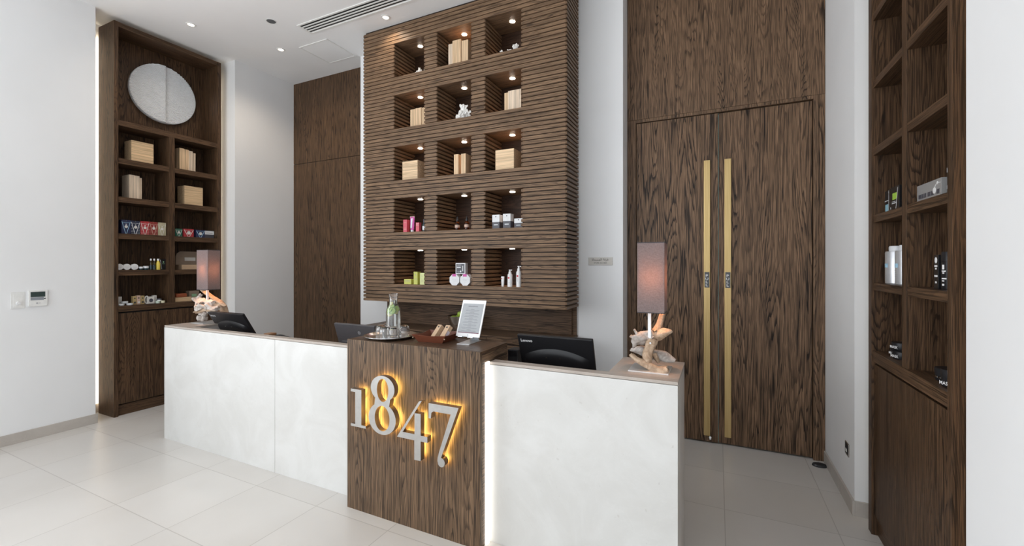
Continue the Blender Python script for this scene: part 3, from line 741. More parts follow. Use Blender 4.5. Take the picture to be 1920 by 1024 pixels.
for i, (dx, dy, dz, ax, ay, r_, kind) in enumerate([(-.014, -.020, .182, 62, -14, .026, 0), (.012, -.024, .176, 74, 18, .023, 0), (-.004, -.012, .204, 58, 8, .019, 0), (.020, .004, .188, 70, 50, .020, 0),
                                   (-.026, -.006, .168, 80, -48, .020, 0), (-.004, -.026, .158, 68, 5, .020, 1), (.026, -.010, .170, 80, 60, .016, 1), (-.012, -.004, .222, 66, -20, .015, 1)]):
    Mx = Matrix.Translation((cx + dx, cy + dy, ZT + dz)) @ Matrix.Rotation(R(ay), 4, 'Z') @ Matrix.Rotation(R(ax), 4, 'X')
    w = MB(); w.mat(0).lathe([(r_, -.0015), (r_, .0015)], M=Mx, n=24, close=False); w.mat(1).lathe([(0, .0017), (r_ * .88, .0017), (r_ * .88, -.0017), (0, -.0017)], M=Mx, n=24)
    o = w.build('cucumber_slice' if kind == 0 else 'lemon_slice', [M['cucumber skin'], M['cucumber flesh']] if kind == 0 else [M['lemon'], M['pale lime card']])
    if kind == 0: settag(o, 'green cucumber slice floating near the neck of the carafe', 'slice', 'cucumber slices in the carafe')
    else: settag(o, 'yellow lemon slice tucked among the cucumber in the carafe', 'slice', 'lemon slices in the carafe')
GL = [(-2.075, 2.262, 'upturned tumbler at the left of the carafe on the tray'), (-2.005, 2.222, 'upturned tumbler in front of the carafe on the tray'), (-1.935, 2.232, 'upturned tumbler at the front right of the carafe'), (-1.918, 2.318, 'upturned tumbler behind the front right one, right of the carafe'), (-2.095, 2.345, 'upturned tumbler behind the leftmost one on the tray')]
for gx, gy, lb in GL:
    w = MB(); w.lathe([(.0335, 0), (.0345, .03), (.034, .055), (.028, .076), (.016, .082), (0, .083), (0, .074), (.016, .073), (.026, .068), (.032, .053), (.0325, .03), (.0315, 0)], gx, gy, ZT, n=28, close=True)
    o = w.build('glass_tumbler', M['glass']); settag(o, lb.replace('upturned', 'clear upturned'), 'glass', 'tumblers on the tray')

# leather valet tray
t = thing('leather_tray', 'brown leather tray with pinched corners holding two kraft boxes', 'tray', (-1.655, 2.325, ZP))
Mx = Matrix.Translation((-1.655, 2.325, ZP)) @ Matrix.Rotation(R(5), 4, 'Z')
def valet(w, s, z0, hh):
    base = [(-.088, -.085), (.088, -.085), (.088, .085), (-.088, .085)]
    rim = []
    for i, (bx, by) in enumerate(base):
        sx_, sy_ = (1 if bx > 0 else -1), (1 if by > 0 else -1)
        nx_ = base[(i + 1) % 4]
        rim += [(bx + sx_ * .034 - s * sx_, by + sy_ * .026 - s * sy_, hh + .004)]
        mxx, myy = (bx + nx_[0]) / 2, (by + nx_[1]) / 2
        rim += [(mxx * (1.24 if abs(mxx) > .01 else 1) - s * (0 if abs(mxx) < .01 else math.copysign(1, mxx)), myy * (1.24 if abs(myy) > .01 else 1) - s * (0 if abs(myy) < .01 else math.copysign(1, myy)), hh - .004)]
    vv = [Mx @ Vector((x * (1 - s * 6), y * (1 - s * 6), z0)) for x, y in base] + [Mx @ Vector(p) for p in rim]
    return vv
vo = valet(None, 0, 0, .046); vi = valet(None, .005, .005, .0465)
w = MB(); b = len(vo)
ff = [(0, 3, 2, 1)]
for i in range(4):
    j = (i + 1) % 4; a, m_, c = 4 + 2 * i, 5 + 2 * i, 4 + 2 * j
    ff += [(i, j, m_), (i, m_, a), (j, c, m_)]
fi = [tuple(x + b for x in f[::-1]) for f in ff]
fr = []
for i in range(8): fr.append((4 + i, 4 + (i + 1) % 8, b + 4 + (i + 1) % 8, b + 4 + i))
w.add(vo + vi, ff + fi + fr, False); w.build('tray_body', M['leather'], t)
for i, (sx_, sy_) in enumerate(((-1, -1), (1, -1), (1, 1), (-1, 1))):
    w = MB(); p0 = Mx @ Vector((sx_ * .112, sy_ * .104, .030)); dv_ = Vector((sx_ * .7, sy_ * .7, 0)); w.cyl(p0, p0 + dv_ * .006, .004, n=10); w.build('corner_stud', M['kraft'], t)
for (bx, by, rz, lb, dk) in ((-1.655, 2.325, 8, 'kraft cardboard box with dark emblem leaning in the leather tray, left', 0), (-1.585, 2.322, 14, 'kraft cardboard box with pale sticker leaning in the leather tray, right', 1)):
    t2 = thing('kraft_box', lb, 'box', (bx, by, ZP + .006))
    Mb = Matrix.Translation((bx, by - .03, ZP + .026)) @ Matrix.Rotation(R(rz - 26), 4, 'Z') @ Matrix.Rotation(R(-40), 4, 'X')
    w = MB(); w.box(-.019, .019, -.014, .016, -.012, .088, .001, M=Mb); w.build('carton', M['kraft'], t2)
    w = MB(); e = Vector((0, -.0146, 0))
    q = [Mb @ Vector((x, -.0146, z)) for x, z in ((-.007, .066), (.007, .066), (.007, .077), (-.007, .077))]; w.quad(*q)
    if dk:
        w.build('emblem', M['text_dark'], t2); w = MB(); q = [Mb @ Vector((.0194, y, z)) for y, z in ((-.010, .015), (.013, .015), (.013, .05), (-.010, .05))]; w.quad(*q)
    w.build('sticker' if dk else 'emblem', plain('pale lilac label', (.62, .56, .62)) if dk else M['text_dark'], t2)

# tablet on its stand
t = thing('tablet', 'white tablet showing a text page, on an aluminium stand', 'tablet', (-1.445, 2.36, 1.149))
Mt = Matrix.Translation((-1.4445, 2.362, 1.1495)) @ Matrix.Rotation(R(-22), 4, 'X')
w = MB(); w.box(-.0885, .0885, -.004, .004, 0, .246, .0035, M=Mt); w.build('body', M['lotion white'], t)
w = MB(); w.mat(0)
def tq(w, x0, x1, z0, z1, n=.0045): w.quad(*[Mt @ Vector(p) for p in ((x0, -n, z0), (x1, -n, z0), (x1, -n, z1), (x0, -n, z1))])
tq(w, -.078, .078, .024, .221)
w.mat(1)
rn = random.Random(9)
w.box(-.035, .035, -.0049, -.0047, .2005, .2035, 0, M=Mt)
for i in range(8):
    z = .181 - i * .0195; a = rn.uniform(.018, .032); tq(w, -a * .55, a * .55, z, z + .0016, .0048)
    for j in range(2):
        a = rn.uniform(.045, .062); tq(w, -a, a, z - .0055 - j * .0048, z - .0045 - j * .0048, .0048)
w.mat(2); tq(w, -.078, .078, .024, .029, .0048)
w.build('screen', [plain('lit page', (.25, .26, .27), .2, emit=(.74, .79, .84), es=.16), plain('page text', (.10, .10, .11), .4), plain('page footer', (.14, .02, .05), .4)], t)
w = MB(); o_ = Mt @ Vector((0, -.0046, .0115)); w.lathe([(0, 0), (.0055, 0), (.0055, .0004), (0, .0004)], M=Mt @ Matrix.Translation((0, -.0042, .0115)) @ Matrix.Rotation(R(90), 4, 'X'), n=20); w.build('home_button', M['cap grey'], t)
t = thing('tablet_stand', 'brushed aluminium folding stand under the white tablet', 'stand', (-1.42, 2.35, ZP))
Ms = Matrix.Translation((-1.425, 2.35, ZP)) @ Matrix.Rotation(R(4), 4, 'Z')
al = plain('aluminium', (.72, .73, .74), .3, .9)
w = MB(); w.box(-.043, .043, -.085, .085, 0, .004, .001, M=Ms); w.build('foot', al, t)
w = MB(); w.add([Ms @ Vector(p) for p in ((-.03, .081, .004), (.03, .081, .004), (.03, .085, .004), (-.03, .085, .004))] + [Mt @ Vector(p) for p in ((-.01, .0042, .03), (.05, .0042, .03), (.05, .0082, .032), (-.01, .0082, .032))], [(0, 1, 5, 4), (1, 2, 6, 5), (2, 3, 7, 6), (3, 0, 4, 7), (4, 5, 6, 7), (3, 2, 1, 0)], False); w.build('arm', al, t)
w = MB(); w.box(-.005, .045, .0042, .0072, -.004, .12, .001, M=Mt); w.build('back_plate', al, t)
for u in (-.05, .03): w = MB(); w.box(u - .016, u + .016, -.014, .0075, -.0062, -.0006, .001, M=Mt); w.build('rest', al, t)

# steel bowl with apples on the back counter
bx, by, bz = -2.43, 3.80, .925
t = thing('steel_bowl', 'flared steel bowl of green apples on the back counter', 'bowl', (bx, by, bz))
w = MB(); w.lathe([(0, 0), (.05, 0), (.058, .012), (.09, .07), (.118, .155), (.120, .158), (.115, .156), (.086, .072), (.052, .016), (0, .010)], bx, by, bz, n=48); w.build('bowl', plain('polished bowl steel', (.84, .84, .84), .2, 1.0), t)
for ax_, ay_, az_, lb in ((-.045, -.03, .125, 'green apple at the front left of the steel bowl'), (.035, -.045, .13, 'green apple at the front right of the steel bowl'), (-.03, .045, .13, 'green apple at the back left of the steel bowl'), (.05, .035, .135, 'green apple at the back right of the steel bowl'), (.025, -.005, .172, 'green apple crowning the fruit in the steel bowl')):
    w = MB(); w.lathe([(0, -.026), (.014, -.030), (.030, -.018), (.036, .004), (.031, .022), (.016, .029), (.004, .024), (0, .020)], bx + ax_, by + ay_, bz + az_, n=20)
    o = w.build('green_apple', M['apple green']); settag(o, lb, 'apple', 'green apples in the bowl')
    w = MB(); w.cyl((bx + ax_, by + ay_, bz + az_ + .02), (bx + ax_ + .004, by + ay_, bz + az_ + .036), .0014, n=6); w.build('stem', M['tan plastic'], o)

# ---------------------------------------------------------------- goods on the shelves
def frame(face, plane):
    if face == '+x': return lambda u, n, z: (plane + n, u, z)
    if face == '-x': return lambda u, n, z: (plane - n, u, z)
    return lambda u, n, z: (u, plane - n, z)
RV = {'+x': (0, 1, 0), '-x': (0, -1, 0), '-y': (1, 0, 0)}
def pack(name, label, cat, face, plane, u0, u1, dep, z0, z1, m, deco=(), group=None, top=None, bev=.0012, taper=0):
    F = frame(face, plane); w = MB()
    a, b = F(u0, 0, z0), F(u1, -dep, z1)
    w.box(a[0], b[0], a[1], b[1], a[2], b[2], bev)
    if taper:
        um = (u0 + u1) / 2; k = [i for i, v in enumerate(w.v) if v[2] < (z0 + z1) / 2]
        for i in k:
            v = list(w.v[i]); j = 1 if face != '-y' else 0; v[j] = um + (v[j] - um) * (1 - taper); w.v[i] = tuple(v)
    o = w.build(name, m if not isinstance(m, str) else M[m]); settag(o, label, cat, group)
    for ip, (part, items) in enumerate(deco):
        mats = []; d = MB()
        for it in items:
            mm = M[it[-1]] if isinstance(it[-1], str) else it[-1]
            if mm not in mats: mats.append(mm)
            d.mat(mats.index(mm)); e = .0008 + .0007 * ip + .0002 * mats.index(mm)
            if it[0] == 'rect': _, p0, p1, q0, q1, _m = it; d.quad(F(p0, e, q0), F(p1, e, q0), F(p1, e, q1), F(p0, e, q1))
            elif it[0] == 'poly': d.add([F(p, e, q) for p, q in it[1]], [tuple(range(len(it[1])))], False)
            elif it[0] == 'disc':
                _, p, q, rr, _m = it; d.add([F(p + rr * math.cos(2 * math.pi * i / 18), e, q + rr * 1.1 * math.sin(2 * math.pi * i / 18)) for i in range(18)], [tuple(range(18))], False)
            elif it[0] == 'text':
                _, body, size, p, q, _m = it; d.text(body, size, F(p, e, q), RV[face], (0, 0, 1))
        d.build(part, mats, o)
    return o
def rect(u0, u1, z0, z1, m): return ('rect', u0, u1, z0, z1, m)
E1, E2, E3, E4, E5 = CL[4] , CL[3], CL[2], CL[1], CL[0]      # left cabinet shelf tops, from the top row of goods down
pack('wooden_box', 'wide pale wooden box on the upper left shelf of the left cabinet', 'box', '+x', -5.80, 2.455, 2.66, .15, E1, E1 + .235, M['pine_h'])
for (a, b, h, dp, mt, lb) in ((2.92, 2.969, .262, 0, 'pine', 'tallest'), (2.970, 3.020, .258, .002, 'pine', 'second'), (3.021, 3.068, .252, .006, 'pine_pale', 'third'), (3.070, 3.105, .238, .02, 'pine_pale', 'shortest')):
    nm = {'tallest': 'leftmost and tallest of four upright wooden books, upper right shelf of left cabinet', 'second': 'second from left of four upright wooden books in the left cabinet', 'third': 'third from left of four wooden books, paler, in the left cabinet', 'shortest': 'rightmost and shortest of four wooden books in the left cabinet'}[lb]
    pack('wooden_book', nm, 'book', '+x', -5.795 - dp, a, b, .16, E1, E1 + h, M[mt], group='wooden books in the left cabinet')
for (a, b, h, dp, mt, lb) in ((2.436, 2.482, .262, 0, 'pine_pale', 'left one of three pale wooden books under the wide wooden box'), (2.483, 2.530, .26, .002, 'pine_pale', 'middle one of three pale wooden books under the wide wooden box'), (2.531, 2.556, .245, .015, 'pine_pale', 'thin right one of three pale wooden books under the wide wooden box')):
    pack('wooden_book', lb, 'book', '+x', -5.80 - dp, a, b, .16, E2, E2 + h, M[mt], group='wooden books in the left cabinet')
pack('wooden_box', 'pale wooden box below the four wooden books in the left cabinet', 'box', '+x', -5.80, 2.975, 3.18, .15, E2, E2 + .232, M['pine_h'])
# five grooming cartons with a V of pale lines and a crest
def vcarton(lb, a, b, z0, h, m, line, g, dots=None, xf=-5.775):
    um = (a + b) / 2; hw = (b - a) / 2; z1 = z0 + h; V = []
    lw = hw * .12
    for s in (-1, 1): V.append(('poly', [(um + s * hw * .98, z0 + h * .88), (um + s * (hw * .98 - lw), z0 + h * .88), (um + s * (hw * .16 - lw), z0 + .002), (um + s * hw * .16, z0 + .002)][::1], line))
    V.append(rect(um - hw * .7, um + hw * .7, z0 + h * .80, z0 + h * .82, line))
    dd = []
    if dots:
        for r_ in range(6):
            for s in (-1, 1):
                zz = z0 + h * (.06 + .11 * r_); x0 = hw * (.25 + .73 * (.06 + .11 * r_) / .88)
                q = x0
                while q < hw * .96: dd.append(rect(um + s * q - .0016, um + s * q + .0016, zz, zz + .0035, dots)); q += .0075
    crest = [('disc', um, z0 + h * .52, hw * .36, 'cream card'), rect(um - hw * .14, um + hw * .14, z0 + h * .66, z0 + h * .72, 'cream card'), rect(um - .002, um + .002, z0 + h * .92, z0 + h * .96, 'gold card')]
    pack('gift_carton', lb, 'box', '+x', xf, a, b, .075, z0, z1, m, [('print', V + dd), ('crest', crest)], g)
G = 'crested cartons in the left cabinet'
vcarton('plain navy crested carton, leftmost of the five tall cartons', 2.358, 2.438, E3, .150, 'navy card', 'sky print', G)
vcarton('navy crested carton with bold white V, second of the five tall cartons', 2.441, 2.522, E3, .149, 'dark navy card', 'white card', G, 'white card')
vcarton('bright red crested carton, middle of the five tall cartons', 2.527, 2.608, E3, .150, 'red card', 'cream card', G, 'cream card')
vcarton('maroon crested carton beside the khaki one', 2.611, 2.690, E3, .150, 'maroon card', 'blush card', G, 'blush card')
vcarton('khaki crested carton, rightmost of the five tall cartons', 2.693, 2.771, E3, .150, 'khaki card', 'cream card', G)
vcarton('small green crested carton, leftmost on the right middle shelf', 2.866, 2.940, E3, .093, 'green card', 'cream card', G)
vcarton('small red crested carton between the green and navy ones', 2.954, 3.064, E3, .098, 'red card', 'cream card', G)
vcarton('small navy crested carton beside the white and brown box', 3.090, 3.190, E3, .095, 'navy card', 'sky print', G)
pack('soap_box', 'white and brown box at the right end of the small crested cartons', 'box', '+x', -5.79, 3.197, 3.306, .08, E3, E3 + .096, 'charcoal card', [('white_band', [rect(3.1975, 3.3055, E3 + .045, E3 + .088, 'white card'), rect(3.215, 3.29, E3 + .062, E3 + .066, 'text_dark')])])

def tin(lb, x, y, z, r, h, body, lid, group, face=None, name='tin', cat='tin'):
    t = thing(name, lb, cat, (x, y, z), group)
    if face == '+x':    # standing on its rim, lid to the room
        Mx = Matrix.Translation((x, y, z + r)) @ Matrix.Rotation(R(90), 4, 'Y')
        w = MB(); w.lathe([(0, -h / 2), (r * .97, -h / 2), (r * .97, h * .1), (0, h * .1)], M=Mx, n=32); w.build('tin_body', M[body], t)
        w = MB(); w.mat(0).lathe([(r, -h * .1), (r, h * .42), (r * .93, h * .5), (0, h * .5)], M=Mx, n=32)
        w.mat(1)
        o = Mx @ Vector((0, 0, h * .505))
        for k in range(3): w.box(x + h * .503, x + h * .506, y - r * (.5 - .1 * k), y + r * (.5 - .1 * k), z + r * (1.0 - .2 * k), z + r * (1.06 - .2 * k))
        w.build('lid', [M[lid], M['cap grey']], t)
    else:
        w = MB(); w.lathe([(0, 0), (r * .95, 0), (r, .003), (r, h * .55), (0, h * .55)], x, y, z, n=28); w.build('tin_body', M[body], t)
        w = MB(); w.lathe([(r * 1.03, h * .45), (r * 1.03, h * .95), (r * .97, h), (0, h)], x, y, z, n=28); w.build('lid', M[lid], t)
    return t
for y, lb in ((2.3475, 'round white tin on its edge, leftmost and partly behind the cabinet edge'), (2.411, 'round white tin on its edge, middle of three in a row'), (2.479, 'round white tin on its edge, nearest the small silver tins')):
    tin(lb, -5.80, y, E4, .0335, .03, 'grey tin', 'lotion white', 'white tins standing on edge', '+x')
tin('small silver tin beside the row of white tins', -5.785, 2.536, E4, .018, .036, 'dark bottle', 'silver', 'silver tins beside the oil bottles')
tin('larger silver tin next to the oil bottles', -5.79, 2.583, E4, .025, .043, 'dark bottle', 'silver', 'silver tins beside the oil bottles')
def bottle(name, lb, cat, prof, x, y, z, m, capprof, capm, group=None, label=None, n=20, sleeve=None):
    t = thing(name, lb, cat, (x, y, z), group)
    w = MB(); w.lathe(prof, x, y, z, n=n); w.build('bottle_body', M[m], t)
    w = MB(); w.lathe(capprof, x, y, z, n=n); w.build('cap', M[capm], t)
    if label: label(t)
    return t
def band(z0, z1, r, m, x, y, z, nm='label'):
    def f(t): w = MB(); w.lathe([(r, z0), (r, z1)], x, y, z, n=20); w.f = w.f[:20]; w.m = w.m[:20]; w.sm = w.sm[:20]; w.build(nm, M[m], t)
    return f
for y, r, lb, m, sl in ((2.630, .0135, 'slim oil bottle with dark band, left of three', 'glass_yellow', 'dark bottle'), (2.6625, .0135, 'slim oil bottle with dark band, middle of three', 'glass_yellow', 'dark bottle'), (2.7005, .019, 'plump bright yellow oil bottle, right of three', 'lemon', 'lemon')):
    bottle('oil_bottle', lb, 'bottle', [(0, 0), (r, 0), (r, .07), (r * .8, .085), (r * .55, .098), (r * .55, .106), (0, .106)], -5.79, y, E4, m, [(0, .104), (r * .6, .104), (r * .6, .126), (0, .127)], 'lotion white', 'oil bottles in the left cabinet', band(.004, .052, r * 1.02, sl, -5.79, y, E4))
o = pack('gift_box', 'black box with a small green mark beside the yellow oil bottle', 'box', '+x', -5.80, 2.722, 2.780, .05, E4, E4 + .123, 'black card', [('emblem', [('disc', 2.757, E4 + .088, .007, 'green print'), rect(2.745, 2.77, E4 + .066, E4 + .07, 'green print'), ('poly', [(2.7235, E4 + .115), (2.727, E4 + .115), (2.742, E4 + .006), (2.738, E4 + .006)], 'silver')])])
# open cardboard hamper
t = thing('open_carton', 'open brown cardboard carton with raised rounded lid, behind the left lamp', 'box', (-5.86, 3.0, E4))
w = MB(); w.box(-5.93, -5.785, 2.939, 3.25, E4, E4 + .056, .001); w.build('carton_base', [M['kraft']], t)
w = MB(); pts = [(2.942, 0), (3.25, 0), (3.25, .10), (3.235, .14), (3.20, .165), (3.005, .165), (2.968, .14), (2.950, .10)]
w.prism(pts, lambda u, v, q: (-5.925 - .003 * q - v * .15, u, E4 + .056 + v)); lid_ = w.build('lid', M['card_brown'], t)
w = MB(); w.box(-5.940, -5.930, 3.045, 3.165, E4 + .105, E4 + .147); w.build('white_label', M['cream card'], lid_)
# bottom row
pack('candle_box', 'white square box at the left end of the bottom shelf', 'box', '+x', -5.86, 2.335, 2.396, .06, E5, E5 + .092, 'cream card')
for x, y, z, lb in ((-5.775, 2.352, 0, 'flat silver tin at the left end of the bottom shelf, left of two underneath'), (-5.775, 2.430, 0, 'flat silver tin on the bottom shelf, right of two underneath'), (-5.80, 2.394, .0215, 'flat silver tin resting on top of two others')):
    tin(lb, x, y, E5 + z, .029, .0215, 'grey tin', 'silver', 'flat silver tins on the bottom shelf')
for a, b, h, m, lb in ((2.464, 2.498, .095, 'gold card', 'gold upright box, left of three narrow boxes'), (2.501, 2.533, .099, 'blush card', 'pinkish upright box, middle of three narrow boxes'), (2.536, 2.570, .094, 'gold card', 'gold upright box, right of three narrow boxes')):
    um = (a + b) / 2
    pack('soap_carton', lb, 'box', '+x', -5.79, a, b, .04, E5, E5 + h, m, [('emblem', [('disc', um, E5 + h * .72, .0075, 'text_dark'), rect(um - .009, um + .011, E5 + .014, E5 + .034, 'text_dark' if m == 'gold card' else 'cream card')])], 'narrow soap boxes on the bottom shelf')
t = thing('rope_soap', 'white printed block with a rope loop on the bottom shelf', 'soap', (-5.80, 2.645, E5))
w = MB(); w.box(-5.84, -5.79, 2.598, 2.665, E5, E5 + .078, .003); w.build('block', M['cream card'], t)
w = MB(); w.box(-5.865, -5.83, 2.668, 2.705, E5, E5 + .088, .003); w.build('rear_block', M['cream card'], t)
w = MB(); k = 20
pts = [(-5.80, 2.60 + .022 * math.cos(a) - .004, E5 + .045 + .04 * math.sin(a)) for a in [R(v) for v in range(60, 281, 20)]]
limb(w, pts, [.006] * len(pts), 2, n=8, rough_=0); w.build('rope', M['cream card'], t)
w = MB(); w.add([(-5.7893, 2.632 + .019 * math.cos(2 * math.pi * i / 24), E5 + .036 + .021 * math.sin(2 * math.pi * i / 24)) for i in range(24)], [tuple(range(24))], False); w.build('emblem', M['charcoal card'], t)
for x, y, z, m, lid, lb in ((-5.775, 2.690, 0, 'mint wax', 'mint wax', 'small pale green jar, left of two beneath a dark one'), (-5.775, 2.738, 0, 'cream wax', 'cream wax', 'small yellowish jar, right of two beneath a dark one'), (-5.79, 2.712, .026, 'lotion white', 'charcoal card', 'small dark lidded jar stacked on two pale jars')):
    tin(lb, x, y, E5 + z, .0205, .026, m, lid, 'small jars on the bottom shelf', name='cream_jar', cat='jar')
t = thing('wooden_tray', 'pale wooden tray on the bottom right shelf of the left cabinet', 'tray', (-5.86, 2.955, E5))
w = MB(); w.box(-5.93, -5.78, 2.868, 3.043, E5, E5 + .008); w.box(-5.788, -5.78, 2.868, 3.043, E5 + .008, E5 + .05); w.box(-5.93, -5.922, 2.868, 3.043, E5 + .008, E5 + .05); w.box(-5.922, -5.788, 2.868, 2.876, E5 + .008, E5 + .05); w.box(-5.922, -5.788, 3.035, 3.043, E5 + .008, E5 + .05)
w.build('tray_body', M['pine_h'], t)
for k, (a, b, zz, lb) in enumerate(((2.878, 3.005, .009, 'rust red speckled pack lying lowest in the wooden tray'), (2.884, 3.0, .052, 'rust red speckled pack on top of another in the wooden tray'))):
    pack('spice_pack', lb, 'pack', '+x', -5.79 - .002 * k, a, b, .12, E5 + zz, E5 + zz + .042, 'rust pack', group='rust red packs in the wooden tray', bev=.008)
pack('kraft_bag', 'brown box with a green label beside the wooden tray', 'box', '+x', -5.84, 3.05, 3.16, .08, E5, E5 + .118, 'card_brown', [('label', [rect(3.075, 3.13, E5 + .045, E5 + .08, 'green print')])])

# ---- goods in the slatted shelf niches, rows from the top
GB = 'wooden books in the slatted shelf'
N1, N2, N3, N4, N5 = NZ[0], NZ[1], NZ[2], NZ[3], NZ[4]
def coral(lb, x, y, z, wid, hgt, seed, group='white coral pieces in the slatted shelf'):
    rnd = random.Random(seed); w = MB()
    def knob(p, d, L, r):
        Mq = d.to_track_quat('Z', 'Y').to_matrix().to_4x4(); Mq.translation = p
        w.lathe([(0, -r * .4), (r * .8, 0), (r * .7, L * .5), (r * 1.05, L * .85), (r * .9, L * 1.05), (0, L * 1.15)], M=Mq, n=8)
    n = 26 if wid > .05 else 9
    for k in range(n):
        u = rnd.random(); az = rnd.uniform(0, 6.28); el = R(rnd.uniform(8, 88)); d = Vector((math.cos(az) * math.cos(el), math.sin(az) * math.cos(el) * .8, math.sin(el)))
        base = Vector((x, y, z)) + Vector((d.x * wid * .22, d.y * wid * .2, d.z * hgt * rnd.uniform(.05, .55))); L = wid * rnd.uniform(.12, .2); r = wid * .055
        w.cyl((x + d.x * .01, y + d.y * .01, z), base + d * L * .2, r * 1.1, n=6)
        knob(base, d, L, r)
        for _ in range(3):
            nd = (d + Vector((rnd.uniform(-1, 1), rnd.uniform(-1, 1), rnd.uniform(-.4, .9)))).normalized(); knob(base + d * L * rnd.uniform(.5, 1), nd, L * .7, r * .8)
    w.lathe([(0, 0), (wid * .3, 0), (wid * .3, .008), (0, .012)], x, y, z, n=12, sy=.5)
    # keep inside the wanted size
    zs = [v[2] for v in w.v]; xs = [v[0] for v in w.v]; k = hgt / (max(zs) - z); kx = wid / (max(xs) - min(xs)); xm = (max(xs) + min(xs)) / 2
    w.v = [(x + (v[0] - xm) * kx, y + (v[1] - y) * kx * .8, z + max(0, v[2] - z) * k) for v in w.v]
    o = w.build('coral', M['coral']); settag(o, lb, 'coral', group)
coral('white coral low in the top left niche', -2.905, 3.755, N1, .105, .088, 3); coral('tiny white coral fragment at the left in the top left niche', -2.985, 3.735, N1, .032, .03, 4); coral('white coral fragment at the right edge of the top left niche', -2.825, 3.745, N1, .04, .05, 5)
pack('wooden_book', 'left and palest of three wooden books in the top middle niche', 'book', '-y', 3.755, -2.53, -2.470, .16, N1, N1 + .255, M['pine_pale'], group=GB)
pack('wooden_book', 'middle of three wooden books in the top middle niche', 'book', '-y', 3.735, -2.467, -2.367, .17, N1, N1 + .268, M['pine'], group=GB)
pack('wooden_book', 'right of three wooden books in the top middle niche', 'book', '-y', 3.745, -2.364, -2.285, .16, N1, N1 + .250, M['pine'], group=GB)
coral('small white coral at the left of three in the top right niche', -1.90, 3.745, N1, .062, .062, 11); coral('low white coral in the middle of three in the top right niche', -1.822, 3.745, N1, .066, .055, 12); coral('tallest white coral, right of three in the top right niche', -1.752, 3.75, N1, .085, .095, 13)
pack('wooden_book', 'left of three wooden books in the second row left niche', 'book', '-y', 3.75, -3.02, -2.951, .16, N2, N2 + .212, M['pine'], group=GB)
pack('wooden_book', 'middle of three wooden books in the second row left niche', 'book', '-y', 3.745, -2.949, -2.868, .16, N2, N2 + .214, M['pine'], group=GB)
pack('wooden_book', 'right of three wooden books in the second row left niche, half hidden', 'book', '-y', 3.75, -2.866, -2.815, .16, N2, N2 + .21, M['pine'], group=GB)
coral('bushy white coral alone in the second row middle niche', -2.345, 3.745, N2, .19, .165, 21)
pack('wooden_book', 'thin wooden book at the left in the second row right niche', 'book', '-y', 3.745, -1.872, -1.832, .15, N2, N2 + .195, M['pine'], group=GB)
pack('wooden_book', 'wide pale wooden book in the second row right niche', 'book', '-y', 3.735, -1.828, -1.690, .09, N2, N2 + .203, M['pine_pale'], group=GB)
pack('wooden_box', 'pale wooden box in the third row left niche', 'box', '-y', 3.735, -3.118, -2.912, .20, N3, N3 + .215, M['pine_x'])
pack('wooden_book', 'left of two wooden books in the third row middle niche', 'book', '-y', 3.735, -2.448, -2.395, .17, N3, N3 + .220, M['pine'], group=GB)
pack('wooden_book', 'right of two wooden books in the third row middle niche', 'book', '-y', 3.735, -2.362, -2.308, .17, N3, N3 + .218, M['pine'], group=GB)
pack('wooden_box', 'pale wooden box in the third row right niche', 'box', '-y', 3.735, -1.966, -1.766, .20, N3, N3 + .207, M['pine_x'])
# fourth row
def lines(u0, u1, zs, m, th=.003): return [rect(u0, u1, z, z + th, m) for z in zs]
pack('skincare_box', 'tall pink box at the left of the fourth row left niche', 'box', '-y', 3.72, -3.094, -3.044, .05, N4, N4 + .140, 'pink card', [('print', lines(-3.088, -3.05, (N4 + .03, N4 + .045, N4 + .105), 'blush card'))], 'pink skincare packs')
t = thing('skincare_tube', 'pink and silver tube standing on its cap between two pink boxes', 'tube', (-2.977, 3.73, N4))
w = MB(); w.lathe([(0, .022), (.022, .022), (.024, .04), (.031, .16), (.032, .166), (0, .166)], -2.977, 3.73, N4, n=20, sy=.6); w.v = [(x, 3.73 + (y - 3.73) * (1 - .75 * max(0, (z - N4 - .03) / .14)), z) for x, y, z in w.v]; w.build('tube_body', M['magenta card'], t)
w = MB(); w.lathe([(0, 0), (.0165, 0), (.018, .024), (0, .024)], -2.977, 3.73, N4, n=18); w.build('cap', M['silver'], t)
w = MB(); w.box(-3.008, -2.946, 3.727, 3.733, N4 + .155, N4 + .172, .001); w.build('crimp', M['blush card'], t)
w = MB(); w.quad((-2.99, 3.7135, N4 + .045), (-2.972, 3.7135, N4 + .045), (-2.968, 3.7235, N4 + .15), (-2.99, 3.7235, N4 + .15)); w.build('label', M['silver'], t)
pack('skincare_box', 'short pink box right of the pink tube', 'box', '-y', 3.72, -2.924, -2.880, .04, N4, N4 + .102, 'pink card', [('print', lines(-2.918, -2.886, (N4 + .07, N4 + .085), 'cream card'))], 'pink skincare packs')
bottle('serum_bottle', 'small dark bottle half hidden at the right of the fourth row left niche', 'bottle', [(0, 0), (.022, 0), (.022, .075), (.012, .092), (.012, .1), (0, .1)], -2.820, 3.735, N4, 'dark bottle', [(0, .098), (.014, .098), (.014, .132), (0, .133)], 'charcoal card', None, band(.02, .06, .0224, 'silver', -2.820, 3.735, N4))
for x, lb in ((-2.406, 'amber dropper bottle, left of two in the fourth row middle niche'), (-2.293, 'amber dropper bottle, right of two in the fourth row middle niche')):
    bottle('dropper_bottle', lb, 'bottle', [(0, 0), (.0245, 0), (.026, .004), (.026, .068), (.020, .082), (.010, .090), (.010, .098), (0, .098)], x, 3.735, N4, 'glass_amber', [(0, .094), (.0135, .094), (.0135, .112), (.008, .116), (.0085, .132), (.004, .142), (0, .143)], 'black', 'amber dropper bottles', band(.028, .056, .0264, 'blush card', x, 3.735, N4))
